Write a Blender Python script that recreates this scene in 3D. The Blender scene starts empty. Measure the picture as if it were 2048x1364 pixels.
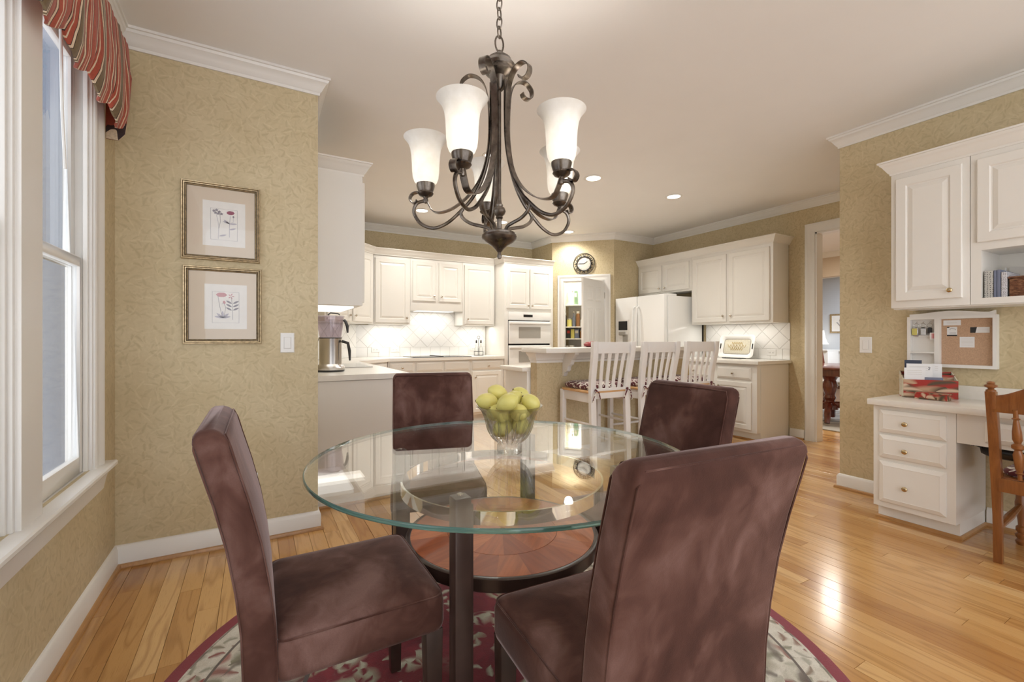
import bpy, bmesh, math, random
from mathutils import Vector, Matrix
random.seed(7)
D = bpy.data
SC = bpy.context.scene
COL = SC.collection
PI = math.pi

# ------------------------------------------------------------ camera, sky, exposure
CAM_H, YAW, FPX, HORIZ = 1.175, 29.6, 899.3, 677.2
cam = D.cameras.new('camera'); cam.sensor_width = 36; cam.lens = FPX / 2048 * 36
cam.shift_y = -(682 - HORIZ) / 2048; cam.clip_start = 0.02; cam.clip_end = 100
camo = D.objects.new('camera', cam); COL.objects.link(camo)
camo.location = (0, 0, CAM_H); camo.rotation_euler = (PI / 2, 0, math.radians(-YAW))
SC.camera = camo
W = D.worlds.new('sky'); SC.world = W; W.use_nodes = True
W.node_tree.nodes['Background'].inputs[0].default_value = (0.95, 0.965, 1.0, 1)
W.node_tree.nodes['Background'].inputs[1].default_value = 1.9
vs = SC.view_settings
vs.view_transform = 'Standard'; vs.look = 'None'; vs.gamma = 1; vs.use_curve_mapping = False
vs.exposure = 0.45

def lamp(kind, loc, energy, color=(1, 0.9, 0.76), size=0.1, size_y=None, rot=(0, 0, 0), spot=None, name='light'):
    l = D.lights.new(name, kind); l.energy = energy; l.color = color
    if kind == 'AREA':
        l.size = size
        if size_y: l.shape = 'RECTANGLE'; l.size_y = size_y
    else:
        l.shadow_soft_size = size
    if kind == 'SPOT':
        l.spot_size = math.radians(spot or 120); l.spot_blend = 0.8
    o = D.objects.new(name, l); COL.objects.link(o); o.location = loc; o.rotation_euler = rot
    return o

# ------------------------------------------------------------ mesh helpers
class MB:
    def __init__(s): s.v = []; s.f = []
    def add(s, vs, fs):
        b = len(s.v); s.v += [tuple(p) for p in vs]; s.f += [tuple(i + b for i in f) for f in fs]; return s
    def box(s, x0, x1, y0, y1, z0, z1):
        return s.add([(x0,y0,z0),(x1,y0,z0),(x1,y1,z0),(x0,y1,z0),(x0,y0,z1),(x1,y0,z1),(x1,y1,z1),(x0,y1,z1)],
                     [(0,3,2,1),(4,5,6,7),(0,1,5,4),(1,2,6,5),(2,3,7,6),(3,0,4,7)])
    def fbox(s, F, s0, s1, t0, t1, n0, n1):
        return s.add([F(a, b, c) for c in (n0, n1) for (a, b) in ((s0,t0),(s1,t0),(s1,t1),(s0,t1))],
                     [(0,3,2,1),(4,5,6,7),(0,1,5,4),(1,2,6,5),(2,3,7,6),(3,0,4,7)])
    def prism(s, F, poly, n0, n1):
        k = len(poly)
        return s.add([F(a, b, n0) for a, b in poly] + [F(a, b, n1) for a, b in poly],
                     [tuple(range(k))[::-1], tuple(range(k, 2*k))] + [(i, (i+1) % k, k + (i+1) % k, k + i) for i in range(k)])
    def loft(s, rings, cap=True, closed=False):
        k = len(rings[0]); vs = [p for r in rings for p in r]; m = len(rings); fs = []
        for a in range(m if closed else m - 1):
            b = (a + 1) % m
            for i in range(k):
                j = (i + 1) % k; fs.append((a*k+i, a*k+j, b*k+j, b*k+i))
        if cap and not closed: fs += [tuple(range(k))[::-1], tuple(range((m-1)*k, m*k))]
        return s.add(vs, fs)
    def lathe(s, prof, seg=20, c=(0,0,0), F=None, cap=True, mod=None):
        rings = []
        for r, z in prof:
            ring = []
            for i in range(seg):
                a = 2*PI*i/seg; rr = r * (mod(a, z) if mod else 1)
                p = (rr*math.cos(a), rr*math.sin(a), z)
                ring.append(F(*p) if F else (c[0]+p[0], c[1]+p[1], c[2]+p[2]))
            rings.append(ring)
        return s.loft(rings, cap)
    def tube(s, pts, r, seg=8, closed=False, cap=True, flat=None):
        P = [Vector(p) for p in pts]; n = len(P); rings = []; up = None
        for i in range(n):
            if closed: t = P[(i+1) % n] - P[i-1]
            else: t = P[min(i+1, n-1)] - P[max(i-1, 0)]
            if t.length < 1e-9: t = Vector((0,0,1))
            t.normalize()
            if up is None:
                up = Vector((0,0,1)) if abs(t.z) < 0.9 else Vector((1,0,0))
            u = up - t * up.dot(t)
            if u.length < 1e-6: u = t.orthogonal()
            u.normalize(); up = u; w = t.cross(u)
            rr = r[i] if isinstance(r, (list, tuple)) else r
            rings.append([P[i] + u*(rr*math.cos(2*PI*k/seg)) + w*(rr*math.sin(2*PI*k/seg)) for k in range(seg)])
        return s.loft(rings, cap, closed)
    def strap(s, pts, side, width, thick):
        """flat ribbon along pts; side = fixed width direction"""
        P = [Vector(p) for p in pts]; n = len(P); rings = []; S = Vector(side).normalized()
        for i in range(n):
            t = (P[min(i+1, n-1)] - P[max(i-1, 0)]).normalized(); w = t.cross(S).normalized()
            a, b = S*(width/2), w*(thick/2)
            rings.append([P[i]-a-b, P[i]+a-b, P[i]+a+b, P[i]-a+b])
        return s.loft(rings)
    def ball(s, c, r, seg=12, rg=8, sc=(1,1,1)):
        prof = [(max(1e-4, r*math.sin(PI*i/rg)), -r*math.cos(PI*i/rg)) for i in range(rg+1)]
        return s.lathe(prof, seg, F=lambda x, y, z: (c[0]+x*sc[0], c[1]+y*sc[1], c[2]+z*sc[2]))
    def sweep(s, path, prof, side=1, closed=False):
        n = len(path); P = [Vector((p[0], p[1])) for p in path]; rings = []
        def nrm(a, b):
            d = (b - a).normalized(); return Vector((-d.y, d.x)) * side
        for i in range(n):
            if closed: n1, n2 = nrm(P[i-1], P[i]), nrm(P[i], P[(i+1) % n])
            else:
                n1 = nrm(P[i-1], P[i]) if i else nrm(P[0], P[1])
                n2 = nrm(P[i], P[i+1]) if i < n-1 else n1
            m = (n1 + n2) / (1 + n1.dot(n2))
            rings.append([(P[i].x + m.x*o, P[i].y + m.y*o, z) for o, z in prof])
        return s.loft(rings, True, closed)
    def nest(s, F, s0, s1, t0, t1, levels):
        """nested rectangles: levels = [(inset, n)...] last one capped; first at back"""
        rings = []
        for i, n in levels:
            rings.append([F(s0+i, t0+i, n), F(s1-i, t0+i, n), F(s1-i, t1-i, n), F(s0+i, t1-i, n)])
        return s.loft(rings)

def Fr(o, nx, ny):
    """frame on a vertical face: outward normal (nx,ny); s runs along z x n, t up"""
    L = math.hypot(nx, ny); nx /= L; ny /= L; sx, sy = -ny, nx
    f = lambda s, t, n: (o[0] + sx*s + nx*n, o[1] + sy*s + ny*n, (o[2] if len(o) > 2 else 0) + t)
    f.n = (nx, ny); f.s = (sx, sy); f.o = o
    return f
FXY = lambda x, y, z: (x, y, z)

def setp(o, label=None, cat=None, group=None, kind=None):
    if label: o['label'] = label
    if cat: o['category'] = cat
    if group: o['group'] = group
    if kind: o['kind'] = kind
    return o

def link(name, me, parent=None):
    o = D.objects.new(name, me); COL.objects.link(o)
    if parent: o.parent = parent
    return o

def mesh(mb, name, mat, smooth=False, bevel=0.0, bseg=2, ang=35):
    me = D.meshes.new(name); bm = bmesh.new()
    vv = [bm.verts.new(p) for p in mb.v]
    for f in mb.f:
        try: bm.faces.new([vv[i] for i in f])
        except ValueError: pass
    bmesh.ops.remove_doubles(bm, verts=bm.verts, dist=1e-5)
    bmesh.ops.recalc_face_normals(bm, faces=bm.faces)
    if bevel:
        es = [e for e in bm.edges if len(e.link_faces) == 2 and e.calc_face_angle() > 0.6]
        bmesh.ops.bevel(bm, geom=es, offset=bevel, segments=bseg, affect='EDGES', profile=0.6, clamp_overlap=True)
    bm.to_mesh(me); bm.free()
    if mat: me.materials.append(mat)
    if smooth or bevel:
        for p in me.polygons: p.use_smooth = True
        me.set_sharp_from_angle(angle=math.radians(ang))
    return me

def off(mb, loc):
    mb.v = [(x-loc[0], y-loc[1], z-loc[2]) for x, y, z in mb.v]; return mb

BASE = {}
def thing(name, label, cat, loc=(0,0,0), rotz=0, group=None):
    o = link(name, None); o.empty_display_size = 0.05
    o.location = loc; o.rotation_euler = (0, 0, rotz); setp(o, label, cat, group); BASE[o.name] = loc
    return o
def root(o):
    while o.parent: o = o.parent
    return o
def part(mb, name, mat, parent, smooth=False, bevel=0.0, world=False, label=None, kind=None, bseg=2, ang=35):
    if world: off(mb, BASE[root(parent).name])
    o = link(name, mesh(mb, name, mat, smooth, bevel, bseg, ang), parent)
    if label: o['label'] = label
    if kind: o['kind'] = kind
    return o
def solo(mb, name, mat, label, cat, loc=None, group=None, smooth=False, bevel=0.0, ang=35):
    if loc: off(mb, loc)
    o = link(name, mesh(mb, name, mat, smooth, bevel, 2, ang)); setp(o, label, cat, group)
    if loc: o.location = loc
    BASE[o.name] = loc or (0, 0, 0)
    return o
def struct(mb, name, mat, smooth=False, bevel=0.0, parent=None):
    o = link(name, mesh(mb, name, mat, smooth, bevel), parent)
    if not parent: o['kind'] = 'structure'
    BASE[o.name] = (0, 0, 0)
    return o
def dup(o, loc, rotz=None, label=None, parent=None):
    c = o.copy(); COL.objects.link(c); c.parent = parent
    if parent is None:
        c.location = loc
        if rotz is not None: c.rotation_euler = (0, 0, rotz)
        if label: c['label'] = label
        BASE[c.name] = loc
    for ch in list(o.children): dup(ch, None, None, None, c)
    return c

# ------------------------------------------------------------ materials
class NT:
    def __init__(s, name):
        s.m = D.materials.new(name); s.m.use_nodes = True; s.t = s.m.node_tree; s.t.nodes.clear()
        s.out = s.t.nodes.new('ShaderNodeOutputMaterial')
    def n(s, typ, ins=None, **kw):
        nd = s.t.nodes.new('ShaderNode' + typ)
        for k, v in kw.items(): setattr(nd, k, v)
        for k, v in (ins or {}).items(): s.set(nd.inputs[k], v)
        return nd
    def set(s, sock, v):
        if hasattr(v, 'bl_idname') and not hasattr(v, 'is_output'): v = v.outputs[0]
        if hasattr(v, 'is_output'): s.t.links.new(v, sock)
        else: sock.default_value = v
    def math(s, op, a, b=None, c=None, clamp=False):
        ins = {0: a}
        if b is not None: ins[1] = b
        if c is not None: ins[2] = c
        nd = s.n('Math', ins, operation=op); nd.use_clamp = clamp; return nd
    def mix(s, fac, a, b, mode='MIX'):
        nd = s.n('Mix', data_type='RGBA', blend_type=mode)
        s.set(nd.inputs[0], fac); s.set(nd.inputs[6], a); s.set(nd.inputs[7], b); return nd.outputs[2]
    def ramp(s, fac, stops):
        nd = s.n('ValToRGB', {0: fac}); e = nd.color_ramp.elements
        while len(e) < len(stops): e.new(0.5)
        for el, (p, c) in zip(e, stops): el.position = p; el.color = (*c, 1) if len(c) == 3 else c
        return nd.outputs[0]
    def mapr(s, v, a, b, c=0.0, d=1.0):
        return s.n('MapRange', {0: v, 1: a, 2: b, 3: c, 4: d}).outputs[0]
    def noise(s, vec, scale, detail=3, rough=0.5, dist=0.0):
        return s.n('TexNoise', {'Vector': vec, 'Scale': scale, 'Detail': detail, 'Roughness': rough, 'Distortion': dist})
    def pos(s): return s.n('NewGeometry').outputs['Position']
    def obj(s): return s.n('TexCoord').outputs['Object']
    def vmul(s, v, k): return s.n('VectorMath', {0: v, 1: k}, operation='MULTIPLY').outputs[0]
    def vadd(s, v, k): return s.n('VectorMath', {0: v, 1: k}, operation='ADD').outputs[0]
    def bsdf(s, color, rough=0.5, metal=0.0, **kw):
        b = s.n('BsdfPrincipled'); s.set(b.inputs['Base Color'], color if not isinstance(color, tuple) else (*color[:3], 1))
        s.set(b.inputs['Roughness'], rough); s.set(b.inputs['Metallic'], metal)
        for k, v in kw.items(): s.set(b.inputs[k.replace('_', ' ')], v)
        return b
    def bump(s, b, h, strength=0.2, dist=0.01):
        s.set(b.inputs['Normal'], s.n('Bump', {'Height': h, 'Strength': strength, 'Distance': dist}).outputs[0])
    def done(s, sh): s.set(s.out.inputs[0], sh); return s.m
    def leaf(s, vec, scale, a, b, seed):
        """leaf-shaped marks, one per voronoi cell, each turned its own way -> mask 0..1"""
        v = s.vadd(s.vmul(vec, (scale, scale, scale)), (seed*3.7, seed*1.9, 0))
        vo = s.n('TexVoronoi', {'Vector': v, 'Scale': 1.0, 'Randomness': 0.9}, voronoi_dimensions='2D')
        loc = s.n('VectorMath', {0: v, 1: vo.outputs['Position']}, operation='SUBTRACT').outputs[0]
        ang = s.math('MULTIPLY', s.n('SeparateColor', {0: vo.outputs['Color']}).outputs[0], 6.283)
        r = s.n('VectorRotate', {'Vector': loc, 'Angle': ang}, rotation_type='Z_AXIS')
        x = s.n('SeparateXYZ', {0: r.outputs[0]})
        ax = s.math('ABSOLUTE', s.math('DIVIDE', x.outputs[0], a))
        w = s.math('SUBTRACT', 1.0, s.math('POWER', ax, 2.0), clamp=True)
        yy = s.math('DIVIDE', s.math('ABSOLUTE', s.math('ADD', x.outputs[1], s.math('MULTIPLY', s.math('MULTIPLY', ax, ax), b*0.8))), s.math('MAXIMUM', s.math('MULTIPLY', w, b), 1e-4))
        return s.mapr(yy, 1.5, 0.3), vo.outputs['Color']

def plain(name, col, rough=0.5, metal=0.0, nv=0.0, nscale=8.0, bump=0.0, bscale=120.0, **kw):
    t = NT(name); c = (*col, 1)
    if nv:
        nz = t.noise(t.obj(), nscale, 3).outputs[0]
        c = t.mix(t.mapr(nz, .3, .7), (*[x*(1-nv) for x in col], 1), (*[min(1, x*(1+nv)) for x in col], 1))
    b = t.bsdf(c, rough, metal, **kw)
    if bump: t.bump(b, t.noise(t.obj(), bscale, 2).outputs[0], bump, .004)
    return t.done(b)

def m_wallpaper():
    t = NT('wallpaper_gold_leaf'); p = t.n('SeparateXYZ', {0: t.pos()})
    v = t.n('CombineXYZ', {0: t.math('SUBTRACT', p.outputs[0], p.outputs[1]), 1: p.outputs[2], 2: 0.0}).outputs[0]
    wob = t.noise(v, 9, 2); v2 = t.vadd(v, t.vmul(t.vadd(wob.outputs[1], (-.5, -.5, -.5)), (.03, .03, 0)))
    a, ca = t.leaf(v2, 21, .62, .15, 1); b, cb = t.leaf(v2, 30, .66, .15, 5); c, cc = t.leaf(v2, 14, .6, .06, 9)
    mott = t.noise(v, 3, 4).outputs[0]; fine = t.noise(v, 60, 3).outputs[0]
    base = t.mix(t.mapr(mott, .3, .7), (.57, .465, .285, 1), (.655, .555, .365, 1))
    base = t.mix(t.mapr(fine, .3, .8, 0, .35), base, (.47, .385, .225, 1))
    m = t.math('MULTIPLY', t.math('MAXIMUM', t.math('MULTIPLY', a, t.mapr(t.n('SeparateColor', {0: ca}).outputs[1], .1, .7, .15, 1)), t.math('MULTIPLY', b, t.mapr(t.n('SeparateColor', {0: cb}).outputs[1], .2, .8, .1, .8))), .42)
    col = t.mix(m, base, (.40, .32, .175, 1))
    col = t.mix(t.math('MULTIPLY', c, .22), col, (.78, .68, .46, 1))
    bs = t.bsdf(col, .55, Specular_IOR_Level=.35); t.bump(bs, t.math('ADD', m, t.math('MULTIPLY', fine, .3)), .12, .004)
    return t.done(bs)

def m_oak():
    t = NT('oak_flooring'); g = t.n('NewGeometry'); oi = t.n('ObjectInfo')
    rnd = t.math('FRACT', t.math('ADD', oi.outputs['Random'], t.math('MULTIPLY', g.outputs['Random Per Island'], 7.31)))
    r2 = t.math('FRACT', t.math('MULTIPLY', rnd, 17.7)); r3 = t.math('FRACT', t.math('MULTIPLY', rnd, 41.3))
    p = t.n('SeparateXYZ', {0: g.outputs['Position']})
    v = t.n('CombineXYZ', {0: t.math('ADD', p.outputs[0], t.math('MULTIPLY', rnd, 13.0)), 1: t.math('ADD', p.outputs[1], t.math('MULTIPLY', r2, 19.0)), 2: r3}).outputs[0]
    big = t.noise(t.vmul(v, (9, .9, 1)), 1.0, 2, .5).outputs[0]
    rings = t.math('PINGPONG', t.math('ADD', t.math('MULTIPLY', big, 13.0), t.math('MULTIPLY', t.noise(t.vmul(v, (30, 3, 1)), 1, 2).outputs[0], .7)), 1.0)
    por = t.noise(t.vmul(v, (420, 14, 1)), 1.0, 2, .6).outputs[0]
    base = t.ramp(rnd, [(0, (.42, .20, .06)), (.3, (.50, .262, .088)), (.6, (.565, .315, .112)), (.82, (.62, .365, .142)), (1, (.68, .43, .19))])
    col = t.mix(t.math('MULTIPLY', t.mapr(rings, .55, 1.0), .42), base, (.27, .115, .032, 1))
    col = t.mix(t.math('MULTIPLY', t.mapr(por, .56, .75), .35), col, (.24, .10, .03, 1))
    b = t.bsdf(col, t.mapr(por, .3, .7, .16, .27), Coat_Weight=.35, Coat_Roughness=.12)
    t.bump(b, t.math('ADD', rings, por), .05, .002)
    return t.done(b)

def m_wood(name, c1, c2, rough=.3, scale=1.0, axis=2, coat=.3):
    t = NT(name); o = t.obj(); sc = [28*scale, 28*scale, 28*scale]; sc[axis] = 2.2*scale
    a = t.noise(t.vmul(o, tuple(sc)), 1, 4, .6, .6).outputs[0]
    f = t.noise(t.vmul(o, tuple(x*5 for x in sc)), 1, 2).outputs[0]
    oi = t.n('ObjectInfo').outputs['Random']
    col = t.mix(t.mapr(a, .3, .7), (*c1, 1), (*c2, 1))
    col = t.mix(t.math('MULTIPLY', t.mapr(f, .5, .8), .3), col, (*[x*.45 for x in c1], 1))
    b = t.bsdf(col, rough, Coat_Weight=coat, Coat_Roughness=.1); t.bump(b, f, .05, .002)
    return t.done(b)

def m_parquet():
    t = NT('cherry_veneer'); oi = t.n('ObjectInfo').outputs['Random']; o = t.obj()
    ang = t.math('MULTIPLY', t.math('FLOOR', t.math('MULTIPLY', oi, 7.0)), 1.3)
    r = t.n('VectorRotate', {'Vector': o, 'Angle': ang}, rotation_type='Z_AXIS').outputs[0]
    a = t.noise(t.vmul(r, (60, 5, 5)), 1, 3, .6).outputs[0]
    base = t.ramp(oi, [(0, (.27, .06, .018)), (.5, (.40, .105, .03)), (1, (.52, .165, .055))])
    col = t.mix(t.math('MULTIPLY', t.mapr(a, .4, .75), .45), base, (.10, .022, .01, 1))
    return t.done(t.bsdf(col, .34, Specular_IOR_Level=.35))

def m_suede():
    t = NT('brown_suede'); o = t.obj(); rn = t.n('ObjectInfo').outputs['Random']
    v = t.vadd(o, t.n('CombineXYZ', {0: t.math('MULTIPLY', rn, 9.0), 1: t.math('MULTIPLY', rn, 5.0), 2: 0.0}).outputs[0])
    n1 = t.noise(v, 4.2, 3, .5, .7).outputs[0]; n2 = t.noise(t.vmul(v, (1, 1, .7)), 12, 3, .55, 1.0).outputs[0]
    f = t.noise(v, 350, 2).outputs[0]
    nap = t.math('ADD', t.math('MULTIPLY', n1, .78), t.math('MULTIPLY', n2, .32))
    col = t.ramp(t.mapr(nap, .37, .76), [(0, (.043, .017, .012)), (.38, (.072, .030, .022)), (.58, (.108, .051, .039)), (1, (.20, .115, .098))])
    col = t.mix(t.math('MULTIPLY', t.mapr(f, .4, .7), .18), col, (.08, .035, .03, 1))
    b = t.bsdf(col, .85, Sheen_Weight=.55, Sheen_Roughness=.3, Sheen_Tint=(.8, .66, .66, 1), Specular_IOR_Level=.2)
    t.bump(b, t.math('ADD', f, t.math('MULTIPLY', n2, 2.0)), .12, .004)
    return t.done(b)

def m_thin(name, tint, refl=1.0, rough=0.0, ior=1.5):
    """clear sheet: what passes is tinted, what reflects follows the angle"""
    t = NT(name); fr = t.n('Fresnel', {'IOR': t.mapr(t.n('NewGeometry').outputs['Backfacing'], 0, 1, ior, 1/ior)}).outputs[0]
    tr = t.n('BsdfTransparent', {0: (*tint, 1)}); gl = t.n('BsdfGlossy', {'Color': (1, 1, 1, 1), 'Roughness': rough})
    mx = t.n('MixShader', {0: t.math('MULTIPLY', fr, refl), 1: tr, 2: gl}); return t.done(mx)

def m_crystal():
    t = NT('crystal'); fr = t.n('Fresnel', {'IOR': t.mapr(t.n('NewGeometry').outputs['Backfacing'], 0, 1, 1.5, 1/1.5)}).outputs[0]
    tr = t.n('BsdfTransparent', {0: (.96, .97, .97, 1)}); gl = t.n('BsdfGlossy', {'Roughness': .02})
    a = t.n('MixShader', {0: t.math('MULTIPLY', fr, 1.2, clamp=True), 1: tr, 2: gl}); g = t.n('BsdfGlass', {'IOR': 1.5, 'Roughness': .0})
    return t.done(t.n('MixShader', {0: .3, 1: a, 2: g}))

def m_shade():
    t = NT('frosted_shade_glass')
    cl = t.noise(t.obj(), 25, 3).outputs[0]
    c = t.mix(t.mapr(cl, .3, .7), (.80, .77, .70, 1), (.88, .86, .81, 1))
    d = t.n('BsdfDiffuse', {0: c}); tr = t.n('BsdfTranslucent', {0: c})
    return t.done(t.n('MixShader', {0: .045, 1: d, 2: tr}))

def m_emit(name, col, k):
    t = NT(name); return t.done(t.n('Emission', {0: (*col, 1), 1: k}))

def m_bronze():
    t = NT('aged_bronze'); n = t.noise(t.obj(), 18, 3, .5).outputs[0]; n2 = t.noise(t.obj(), 180, 2).outputs[0]
    col = t.ramp(t.mapr(t.math('ADD', n, t.math('MULTIPLY', n2, .12)), .35, .85), [(0, (.08, .065, .055)), (.5, (.17, .145, .122)), (1, (.38, .33, .28))])
    return t.done(t.bsdf(col, t.mapr(n, .3, .7, .24, .4), .9))

def m_rug():
    t = NT('floral_rug'); o = t.obj(); x = t.n('SeparateXYZ', {0: o})
    r = t.math('SQRT', t.math('ADD', t.math('POWER', x.outputs[0], 2.0), t.math('POWER', x.outputs[1], 2.0)))
    wob = t.noise(o, 14, 2); v = t.vadd(o, t.vmul(t.vadd(wob.outputs[1], (-.5, -.5, -.5)), (.05, .05, 0)))
    a, ca = t.leaf(v, 9, .75, .27, 2); b, cb = t.leaf(v, 13, .7, .25, 6); c, cc = t.leaf(v, 20, .6, .22, 11); d, cd = t.leaf(v, 7, .9, .10, 15)
    out = t.noise(v, 30, 2).outputs[0]
    cream = t.mix(t.mapr(out, .3, .7), (.66, .61, .50, 1), (.78, .74, .64, 1))
    band = t.mix(a, cream, t.ramp(t.n('SeparateColor', {0: ca}).outputs[1], [(0, (.24, .23, .14)), (.4, (.36, .34, .24)), (.72, (.46, .40, .30)), (.86, (.26, .03, .03)), (1, (.2, .02, .03))]))
    band = t.mix(b, band, t.ramp(t.n('SeparateColor', {0: cb}).outputs[1], [(0, (.70, .66, .55)), (.35, (.30, .29, .2)), (.7, (.09, .06, .05)), (.9, (.40, .06, .05)), (1, (.5, .45, .35))]))
    band = t.mix(t.math('MULTIPLY', d, .8), band, (.16, .13, .10, 1))
    redf = t.mix(t.mapr(out, .3, .7), (.19, .012, .025, 1), (.27, .02, .035, 1))
    field = t.mix(a, redf, t.ramp(t.n('SeparateColor', {0: ca}).outputs[1], [(0, (.55, .53, .40)), (.4, (.40, .40, .27)), (.45, (.2, .014, .027)), (1, (.24, .02, .03))]))
    field = t.mix(c, field, t.ramp(t.n('SeparateColor', {0: cc}).outputs[1], [(0, (.62, .60, .48)), (.3, (.5, .5, .36)), (.34, (.2, .014, .027)), (1, (.22, .014, .03))]))
    def ring(r0, r1): return t.math('MULTIPLY', t.math('GREATER_THAN', r, r0), t.math('LESS_THAN', r, r1))
    col = t.mix(t.math('GREATER_THAN', r, .70), field, band)
    col = t.mix(ring(.69, .705), col, (.10, .08, .07, 1)); col = t.mix(ring(1.03, 1.04), col, (.15, .12, .10, 1)); col = t.mix(ring(1.04, 1.115), col, t.mix(c, cream, t.ramp(t.n('SeparateColor', {0: cc}).outputs[2], [(0, (.3, .03, .03)), (.5, (.3, .29, .2)), (1, (.5, .47, .38))])))
    col = t.mix(t.math('GREATER_THAN', r, 1.125), col, (.27, .028, .045, 1))
    f = t.noise(o, 500, 2).outputs[0]
    b_ = t.bsdf(t.mix(t.mapr(f, .3, .7, 0, .3), col, (.1, .08, .07, 1)), .95, Sheen_Weight=.2, Specular_IOR_Level=.1)
    t.bump(b_, f, .5, .006)
    return t.done(b_)

def m_print(name, ground, cols, scale, leafs=(.7, .28)):
    """printed cloth or paper: blossoms and leaves in several colours on a ground"""
    t = NT(name); o = t.obj(); x = t.n('SeparateXYZ', {0: o})
    v = t.n('CombineXYZ', {0: t.math('ADD', x.outputs[0], x.outputs[1]), 1: x.outputs[2], 2: 0.0}).outputs[0]
    v = t.vadd(v, t.vmul(t.vadd(t.noise(v, scale*.8, 2).outputs[1], (-.5, -.5, -.5)), (.35/scale, .35/scale, 0)))
    col = (*ground, 1)
    for i, (c, k) in enumerate(cols):
        m, cc = t.leaf(v, scale*k, leafs[0], leafs[1], 3+i*4)
        col = t.mix(t.math('MULTIPLY', m, t.math('GREATER_THAN', t.n('SeparateColor', {0: cc}).outputs[1], .35)), col, (*c, 1))
    return t.done(t.bsdf(col, .7))

def m_coral(name, ground, line):
    t = NT(name); o = t.obj(); v = t.vadd(o, t.vmul(t.vadd(t.noise(o, 14, 2).outputs[1], (-.5, -.5, -.5)), (.06, .06, .06)))
    vo = t.n('TexVoronoi', {'Vector': v, 'Scale': 20.0}, feature='DISTANCE_TO_EDGE'); w = t.noise(v, 30, 1).outputs[0]
    m = t.math('MULTIPLY', t.mapr(vo.outputs[0], .10, .07), t.mapr(w, .40, .46))
    return t.done(t.bsdf(t.mix(m, (*ground, 1), (*line, 1)), .8, Sheen_Weight=.2))

def m_valance():
    t = NT('striped_valance_cloth'); o = t.obj(); x = t.n('SeparateXYZ', {0: o})
    wob = t.noise(t.vmul(o, (7, 7, 4)), 1, 2, .5).outputs[0]
    s = t.math('FRACT', t.math('ADD', t.math('MULTIPLY', x.outputs[1], 3.82), t.math('MULTIPLY', wob, .22)))
    R, C_, B, O = (.36, .06, .028), (.66, .52, .36), (.03, .012, .01), (.15, .10, .045)
    stops = [(0, R), (.21, B), (.22, C_), (.245, B), (.255, R), (.29, C_), (.305, R), (.36, B), (.37, C_), (.395, B), (.405, O), (.50, B), (.51, C_), (.535, O), (.56, C_), (.575, B), (.585, R), (.74, B), (.75, C_), (.775, B), (.785, R), (.83, C_), (.845, R), (.90, C_), (.92, B), (.93, R)]
    nd = t.n('ValToRGB', {0: s}); e = nd.color_ramp.elements; nd.color_ramp.interpolation = 'CONSTANT'
    while len(e) < len(stops): e.new(.5)
    for el, (p, c) in zip(e, stops): el.position = p; el.color = (*c, 1)
    fine = t.noise(o, 90, 3).outputs[0]
    b = t.bsdf(t.mix(t.mapr(fine, .45, .8, 0, .35), nd.outputs[0], (.08, .03, .02, 1)), .7, Sheen_Weight=.15)
    t.bump(b, fine, .25, .003)
    return t.done(b)

def m_brick():
    t = NT('house_brick'); p = t.n('SeparateXYZ', {0: t.pos()})
    v = t.n('CombineXYZ', {0: t.math('ADD', p.outputs[0], p.outputs[1]), 1: p.outputs[2], 2: 0.0}).outputs[0]
    br = t.n('TexBrick', {'Vector': v, 'Color1': (.16, .12, .10, 1), 'Color2': (.12, .085, .07, 1), 'Mortar': (.20, .19, .18, 1), 'Scale': 1.0, 'Brick Width': .21, 'Row Height': .075, 'Mortar Size': .008})
    return t.done(t.bsdf(br.outputs[0], .9))

def m_wicker():
    t = NT('bark_weave'); o = t.obj(); n = t.noise(t.vmul(o, (30, 30, 90)), 1, 4, .7).outputs[0]
    b = t.bsdf(t.ramp(n, [(.3, (.03, .012, .006)), (.5, (.16, .06, .025)), (.7, (.36, .2, .1))]), .6); t.bump(b, n, .8, .01)
    return t.done(b)

def m_dots(name, ground, dot, scale):
    t = NT(name); o = t.obj(); x = t.n('SeparateXYZ', {0: o})
    v = t.n('CombineXYZ', {0: t.math('ADD', x.outputs[0], x.outputs[1]), 1: x.outputs[2], 2: 0.0}).outputs[0]
    vo = t.n('TexVoronoi', {'Vector': v, 'Scale': scale, 'Randomness': .35}, voronoi_dimensions='2D')
    return t.done(t.bsdf(t.mix(t.math('LESS_THAN', vo.outputs[0], .22), (*ground, 1), (*dot, 1)), .6))

def m_lemon():
    t = NT('lemon_peel'); o = t.obj(); n = t.noise(o, 12, 2).outputs[0]; rn = t.n('ObjectInfo').outputs['Random']
    c = t.mix(t.mapr(t.math('ADD', n, t.math('MULTIPLY', rn, .3)), .35, .85), (.75, .67, .22, 1), (.66, .61, .18, 1))
    b = t.bsdf(c, .38, Subsurface_Weight=.1, Subsurface_Radius=(.01, .008, .002)); t.bump(b, t.noise(o, 260, 1).outputs[0], .25, .002)
    return t.done(b)

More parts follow.
